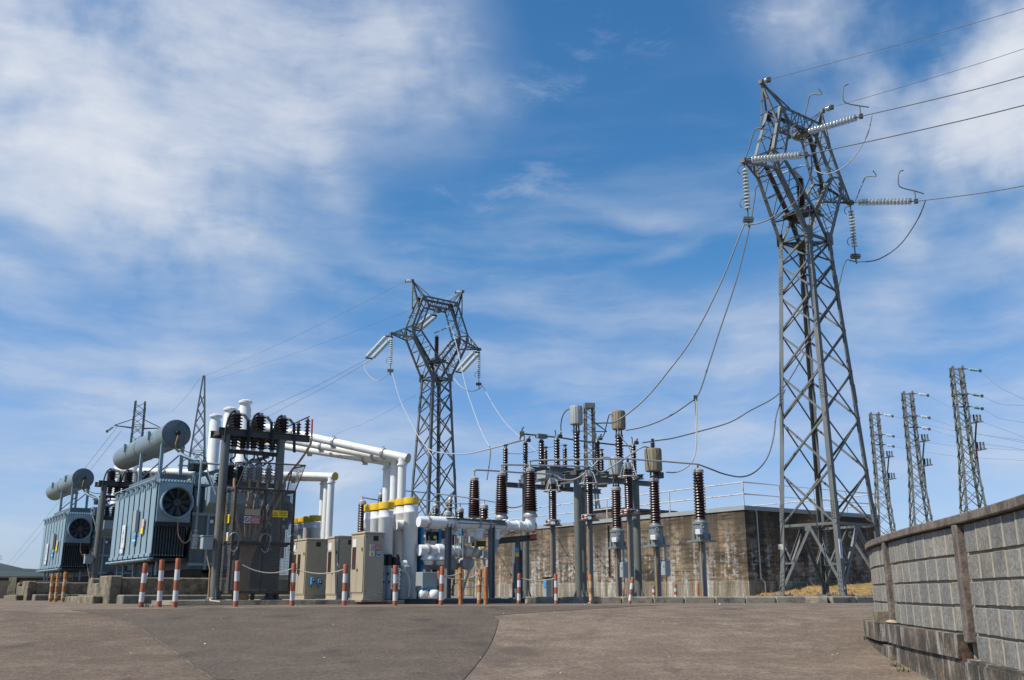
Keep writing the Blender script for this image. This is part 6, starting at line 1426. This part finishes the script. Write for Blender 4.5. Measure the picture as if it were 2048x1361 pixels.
line_trap('pale grey line trap drum standing highest on the gantry near post', (PG[0].x, PG[0].y, ZB + .16), ZP(936, Y), ZP(866, Y), ZP(850, Y), ZP(813, Y), .215, 'trap_grey')
pj = PX(1239, 33.4, 5); zz = ZP(915, 33.4)
line_trap('rusty upper line trap drum on the gantry beam', (pj.x, pj.y, ZB + .16), ZP(930, 33.4), ZP(873, 33.4), ZP(860, 33.4), ZP(823, 33.4), .235, 'trap_rust', .12)
cable('trap_lead', 'curved lead from the pale line trap down to the claw contacts', run([(1147, 817), (1135, 820), (1126, 831), (1122, 848), (1122, 862)], 32.45, 33.2), .02)
cable('trap_lead', 'bent lead from the rusty upper line trap down to the claws past the pale trap', run([(1224, 829), (1219, 830), (1216, 838), (1209, 866), (1205, 874), (1197, 877)], 33.3, 33.9), .02)
cable('trap_lead', 'dark curved lead from the rusty upper line trap past the far insulator', run([(1231, 851), (1245, 878), (1258, 895), (1265, 920), (1268, 938)], 33.2, 32.5), .018)

# ================================================================= voltage transformers on posts
CV = [(1403, 5.6, 29.15, 940, 1042, 1082), (1313, 4.5, 30.8, 958, 1049, 1092), (1235.5, 3.45, 32.3, 976, 1058, 1096)]
def vt(px, X, Yv, yt, yb, ytank, label, ref=None):
    z0, z1, zt = ZP(ytank, Yv), ZP(yb, Yv), ZP(yt, Yv); p = PX(px, Yv, z0)
    t = thing('voltage_transformer', label, 'instrument transformer', (p.x, p.y, 0), R(GR), 'instrument transformers on slim posts')
    mb = MB(); mb.cyl((0, 0, .1), (0, 0, z0), .10, 16); mb.box((0, 0, .13), (.34, .34, .03)); mb.build('post', 'post_blue', t)
    mb = MB(); h = z1 - z0; mb.lathe([(.29, 0), (.29, .03), (.245, .04), (.235, h*.5), (.225, h - .12), (.25, h - .11), (.25, h - .06), (.19, h - .03), (.17, h + .03)], (0, 0, z0), n=28); mb.bx(-.3, .3, -.3, .3, z0 - .04, z0 + .012)
    for a in range(6): d = Vector((math.cos(a*1.047), math.sin(a*1.047), 0)); mb.beam(d*.24 + Vector((0, 0, z0 + .03)), d*.24 + Vector((0, 0, z0 + .2)), .02, .1, d)
    tk = mb.build('oil_tank', 'tank_grey', t)
    mb = MB(); mb.box((-.235, -.16, z0 + .24), (.16, .18, .15), R(20)); bevel(mb.build('terminal_box', 'label_white', tk), .012)
    mb = MB(); mb.ring((-.13, -.2, z0 + h - .17), (-.5, -.85, 0), .045, .014, 16, 6); mb.build('lifting_eye', 'cap_metal', tk)
    mb = MB(); mb.lathe(sheds(z1 + .02, zt - .1, 16, .135, .185, .93), n=24); mb.build('porcelain_body', 'porcelain', t)
    mb = MB(); mb.lathe([(.12, zt - .11), (.165, zt - .09), (.17, zt - .01), (.13, zt + .02), (.05, zt + .05)], n=22); mb.cyl((0, 0, zt + .03), (0, 0, zt + .16), .03, 8); mb.build('head', 'cap_metal', t)
    mb = MB(); mb.tube(smooth_pts([(-.24, -.17, z0 + .16), (-.24, -.17, z0 - .05), (-.16, -.12, z0 - .25), (-.13, -.08, z0 - .6), (-.13, -.08, .1)], 4), .022, 6); mb.build('conduit', 'cable_brown', t)
    return t, p, zt
v3, q3, t3 = vt(*CV[0], 'brown instrument transformer standing alone nearest the basin corner')
v2, q2, t2 = vt(*CV[1], 'brown instrument transformer carrying the rusty lower line trap')
v1, q1, t1 = vt(*CV[2], 'brown instrument transformer carrying the pale lower line trap')
Y = q2.y; line_trap('', (q2.x, q2.y, 0), 0, t2 + .04, ZP(944, Y), ZP(898, Y), .265, 'trap_rust', .11, v2)
mb = MB(); z = ZP(899, Y); mb.lathe(sheds(z, z + .22, 3, .05, .09), n=14); mb.cyl((0, 0, z + .2), (0, 0, z + .34), .05, 10); mb.build('top_insulator', 'porcelain', v2)
mb = MB(); mb.bx(.12, .34, -.1, .1, t2 + .03, t2 + .22); mb.build('coupling_box', 'galv_old', v2)
Y = q1.y; line_trap('', (q1.x, q1.y, 0), 0, t1 + .04, ZP(951, Y), ZP(915, Y), .215, 'trap_grey', .10, v1)
for v, px, y0, y1, l in ((v1, 1247, 1125, 1156, 'pale blue switch box on a post beside the pale trap transformer'), (v2, 1331, 1121, 1152, 'pale blue switch box on the post of the rusty trap transformer')):
    Yb = XF[v.name][0].y - .1; a = PX(px, Yb, ZP((y0+y1)/2, Yb)); h = ZP(y0, Yb) - ZP(y1, Yb); b = thing('switch_box', l, 'box', a, R(GR), 'switch boxes on the posts')
    mb = MB(); mb.box((0, 0, 0), (.22, .22, h)); bevel(mb.build('housing', 'box_grey', b), .012); mb = MB(); mb.box((-.112, 0, 0), (.012, .2, h - .04)); d = mb.build('door', 'box_grey', b); mb = MB(); mb.box((-.122, -.06, .05), (.012, .02, .08)); mb.build('handle', 'fin_dark', d)
    mb = MB(); mb.cyl((.07, .05, h/2), (.07, .05, h/2 + .75), .035, 10); mb.build('vertical_pipe', 'white_dull', b); mb = MB(); mb.tube([(.05, 0, -h/2), (.04, .03, -h/2 - .3), (.02, .06, -a.z + .05)], .02, 6); mb.build('conduit', 'cable_brown', b)

# ================================================================= surge arresters
SA = [(1258.5, 27.6, 935, 1020, 1030, 'brown surge arrester on a slim post in front of the rusty traps'), (1179, 29.0, 950, 1031, 1040, 'brown surge arrester on a slim post between its two neighbours'), (1105.5, 30.6, 965, 1042, 1050, 'brown surge arrester on a slim post nearest the switchgear')]
TOPS = []
for px, Ya, yt, yb, yf, l in SA:
    zt, z0, zf = ZP(yt, Ya), ZP(yb, Ya), ZP(yf, Ya); p = PX(px, Ya, z0)
    t = thing('surge_arrester', l, 'surge arrester', (p.x, p.y, 0), R(GR), 'surge arresters on slim posts'); pp = PX(px + 4, Ya, 1)
    mb = MB(); mb.cyl((0, 0, .1), (0, 0, zf - .03), .085, 16); mb.box((0, 0, .13), (.3, .3, .03)); mb.build('post', 'post_blue', t)
    mb = MB(); mb.cyl((0, 0, zf - .03), (0, 0, zf), .3, 6); mb.build('base_plate', 'galv_old', t)
    for a in range(4): d = Matrix.Rotation(a*math.pi/2 + .4, 3, 'Z') @ Vector((.22, 0, 0)); mb = MB(); mb.lathe(sheds(zf, zf + .13, 2, .035, .065), (d.x, d.y, 0), n=12); mb.build('base_insulator', 'label_pink', t)
    mb = MB(); mb.cyl((0, 0, zf + .12), (0, 0, zf + .15), .25, 14); mb.build('mounting_plate', 'cap_metal', t)
    mb = MB(); mb.lathe(sheds(zf + .15, zt - .05, 19, .105, .132), n=20); mb.build('porcelain_body', 'porcelain', t)
    mb = MB(); mb.cyl((0, 0, zt - .07), (0, 0, zt + .13), .10, 16); mb.build('head', 'cap_metal', t)
    mb = MB(); mb.ring((0, 0, zt - .28), (0, 0, 1), .28, .022, 28, 7)
    for a in range(4): d = Matrix.Rotation(a*math.pi/2 + .3, 3, 'Z') @ Vector((1, 0, 0)); mb.tube([d*.28 + Vector((0, 0, zt - .28)), d*.17 + Vector((0, 0, zt + .04)), d*.09 + Vector((0, 0, zt + .1))], .016, 5)
    mb.build('grading_ring', 'tube_alu', t)
    mb = MB(); mb.cyl((0, 0, zt + .13), (0, 0, zt + .26), .035, 8); mb.build('terminal', 'galv_old', t)
    mb = MB(); mb.tube([(-.12, -.06, zf), (-.12, -.06, .1)], .018, 5); mb.build('conduit', 'cable_brown', t)
    TOPS.append(Vector((p.x, p.y, zt + .24)))
def el(b): return [Vector((b[0].x, b[0].y, b[1] + .0)), Vector((b[0].x, b[0].y, b[1] + .16)), Vector((b[0].x + .12, b[0].y + .06, b[1] + .22))]
GT = 'straight bus tubes between bushings and instrument transformers'
e = el(BU[0]); cable('bus_tube', 'highest straight tube from the nearest tall bushing to the lone instrument transformer', e + [lerp(e[2], TOPS[0], .5), TOPS[0], Vector((q3.x, q3.y, t3 + .17))], .026, 'tube_alu', 'tube', GT, 2, 8)
e = el(BU[1]); r_ = run([(1198, 944), (1210, 942), (1245, 920), (1280, 897), (1290, 894), (1301, 897)], 29.3, 30.8); cable('bus_tube', 'straight tube kinking up to the rusty lower line trap', e + [lerp(e[2], TOPS[1], .5), TOPS[1]] + r_, .026, 'tube_alu', 'tube', GT, 2, 8)
e = el(BU[2]); r_ = run([(1150, 959), (1172, 945), (1190, 928), (1198, 919), (1208, 915), (1221, 916)], 30.9, 32.2); cable('bus_tube', 'lowest straight tube curving up to the pale lower line trap', e[:2] + [e[2], lerp(e[2], TOPS[2], .5), TOPS[2], P(1125, 960, 30.7)] + r_, .026, 'tube_alu', 'tube', GT, 3, 8)
cable('dropper_cable', 'sagging cable from the lone instrument transformer up behind a tower leg', [Vector((q3.x, q3.y, t3 + .17))] + run([(1420, 938), (1450, 949), (1485, 954), (1513, 942), (1535, 915), (1547, 875), (1553, 830), (1570, 780)], 29.2, 34.2), .024, 'cable_grey', group=GD)

# ================================================================= striped posts, ropes
def bollard_mesh(kind, h=.95, r_=.06):
    mb = MB(); nb = 5 if kind != 'rust' else 1; mats = {'new': ['bollard_red', 'bollard_white'], 'mix': ['bollard_rust', 'bollard_cream'], 'rust': ['bollard_rust', 'bollard_rust']}[kind]
    zs = [0, .12, .34, .55, .77, 1.0]
    for i in range(5):
        mb.mat(i % 2); last = i == 4; a, b = zs[i]*h, zs[i+1]*h
        pr = [(r_, a - (.1 if i == 0 else 0)), (r_, b)] if not last else [(r_, a), (r_, b - .015), (r_*.92, b), (.002, b + .004)]
        mb.lathe(pr, n=18)
    o = mb.build('striped_post', mats); me = o.data; bpy.data.objects.remove(o); return me
BM = {k: bollard_mesh(k) for k in ('new', 'mix', 'rust')}
BOLL = [(281.5, 21.5, 'new', 1127, 'red and white striped post, shortest looking of the three before the near transformer', 5), (318, 21.6, 'new', 1120, 'striped post with a scuffed face, between two others before the near transformer', 5), (349, 21.4, 'new', 1117, 'red and white striped post under the drain hose of the near transformer', 5),
    (100, 31, 'mix', 1149, 'rusty striped post before the farther transformer, one closest to the hill', 4), (111, 31.2, 'mix', 1147, 'rusty striped post before the farther transformer, between its two neighbours', 4), (125, 31.0, 'mix', 1145, 'rusty striped post before the farther transformer, one closest to the near plinth', 4),
    (471, 21.8, 'new', 1122, 'red and white striped post before the mesh cage corner with a rope end', 3), (584, 22.4, 'new', 1127, 'red and white striped post between the mesh cage and the tan cabinets', 2), (688, 22.5, 'new', 1129, 'red and white striped post standing before the middle tan cabinet', 2), (790, 22.4, 'new', 1131, 'striped post with chain marks before the yellow capped tanks', 0),
    (876, 24.6, 'new', 1142, 'red and white striped post partly hidden behind its twin before the switchgear', 1), (882, 23.0, 'new', 1133, 'red and white striped post close in front of its twin before the switchgear', 1), (921.5, 23.6, 'rust', 1136, 'rusty orange post before the round end covers of the switchgear', 0), (958, 24.0, 'mix', 1139, 'rusty post with pale flaking paint holding the rope before the switchgear', -1), (971.5, 23.4, 'rust', 1134, 'rusty orange post next to the grey switchgear column', 0),
    (1037.5, 24.2, 'new', 1147, 'red and white striped post before the grey column with small plates', 1), (1112.5, 24.4, 'new', 1148, 'red and white striped post before the arrester nearest the switchgear', 1), (1182, 24.6, 'mix', 1149, 'rusty orange and cream post before the middle surge arrester', 0), (1259, 24.7, 'new', 1154, 'red and white striped post leaning over, before the pale switch box', -9),
    (1308, 38, 'new', 1172, 'small distant striped post at the basin wall, nearest the pale switch box', 0), (1352, 38, 'new', 1169, 'small distant striped post at the basin wall between two others', 0), (1397, 37, 'rust', 1167, 'small distant rusty post at the basin wall behind the lone instrument transformer', 0)]
BT = {}
for px, Yb, kind, yt, l, lean in BOLL:
    zt = ZP(yt, Yb); zb = gz(Yb); p = PX(px, Yb, zb); h = zt - zb
    o = bpy.data.objects.new('striped_post', BM[kind]); COL.objects.link(o); o.location = (p.x, p.y, zb); s_ = h/.95; o.scale = (min(.92, s_*.97), min(.92, s_*.97), s_) if Yb < 36 else (.9, .9, s_)
    o.rotation_euler = (R(random.uniform(-1, 1)), R(lean*.55 if abs(lean) < 9 else -lean*-1.0 + 18), random.uniform(0, 6))
    o.rotation_euler = (R(random.uniform(-1.2, 1.2)), R(random.uniform(-1.4, 1.4)), random.uniform(0, 6))
    if lean == -9: o.rotation_euler = (0, R(9), 0)
    tag(o, l, 'bollard', 'striped posts along the yard edge'); BT[px] = Vector((p.x, p.y, zt))
def rope(name, label, a, b, sag, m='rope', r_=.014, n=8):
    pts = [lerp(a, b, i/n) + Vector((0, 0, -sag*4*(i/n)*(1-i/n))) for i in range(n+1)]
    mb = MB(); mb.tube(pts, r_, 6); tag(mb.build(name, m), label, 'rope', 'ropes slung between the striped posts')
dz = Vector((0, 0, -.1))
rope('rope', 'rope slung across the front of the mesh cage', P(486, 1131, 21.8), BT[584] + dz, .14); rope('rope', 'rope slung across the first two tan cabinets', BT[584] + dz, BT[688] + dz, .12)
rope('rope', 'rope from the striped twin posts to the rusty orange post', BT[882] + dz*2, BT[921.5] + dz, .05); rope('rope', 'rope sagging to the rusty post with flaking paint', BT[882] + dz*2, BT[958] + dz, .12)
rope('rope', 'rope slung before the grey column up to the first surge arrester', BT[1037.5] + dz, BT[1112.5] + dz, .07)
mb = MB(); mb.tube(smooth_pts([P(408, 1203, 21.6), P(412, 1199, 21.7), P(424, 1196, 21.9), P(420, 1201, 21.7), P(440, 1204, 21.6)], 5), .016, 6); tag(mb.build('rope', 'rope'), 'loose rope end lying on the ground by the gantry post', 'rope')
for sx, l in ((-.085, 'short chain on the shaded side of the post before the yellow capped tanks'), (.085, 'short chain on the sunny side of the post before the yellow capped tanks')):
    mb = MB()
    for i in range(9): mb.ring(BT[790] + Vector((-sx, -.03, -.1 - i*.05)), (1, 0, 0) if i % 2 else (0, 1, 0), .022, .006, 10, 4)
    tag(mb.build('chain', 'cap_metal'), l, 'chain', 'short chains on a striped post')
# distant marker and ladder seen under the switchgear
p = PX(1095, 29.5, .5); t = thing('marker_post', 'short blue grey marker post with a blue plate beneath the gantry', 'post', (p.x, p.y, 0), R(GR)); mb = MB(); mb.bx(-.1, .1, -.07, .07, .05, .68); bevel(mb.build('body', 'box_grey', t), .01); mb = MB(); mb.bx(-.12, .12, -.09, .09, .683, .73); mb.build('cap', 'fin_dark', t); mb = MB(); mb.bx(-.11, -.1005, -.06, .06, .42, .6); mb.build('blue_plate', 'light_blue', t)
p = PX(935, 34, .6); t = thing('step_ladder', 'small metal ladder with a yellow sign beneath the switchgear tubes', 'ladder', (p.x, p.y, 0), 0); mb = MB()
for x in (-.14, .22): mb.cyl((x, 0, 0), (x, 0, 1.0), .02, 6)
mb.build('rail', 'galv', t)
for z in (.2, .45, .7): mb = MB(); mb.cyl((-.14, 0, z), (.22, 0, z), .018, 6); mb.build('rung', 'galv', t)
mb = MB(); mb.box((-.03, -.04, .66), (.12, .01, .13)); mb.build('sign_plate', 'yellow_sign', t)
weeds('weeds', [(BT[281.5].x + .1, 21.5, gz(21.5)), (BT[1182].x + .15, 24.7, 0), PX(1478, 28.4, 0), PX(1560, 30, 0)], 'little green weed tufts at the foot of the kerb and posts', 30, .1, .16)
mb = MB()
for px, py in ((353, 1204), (420, 1205), (790, 1207), (815, 1206), (640, 1207), (845, 1208), (1180, 1208)):
    x, y = ground_at(px, py); mb.lathe([(.03, 0), (.06, .012), (.04, .03), (.01, .035)], (x, y, gz(y)), (.1, .1, 1), 7)
tag(mb.build('litter', 'stone_pale'), 'bits of pale litter at the edge of the asphalt', None, None, 'stuff')
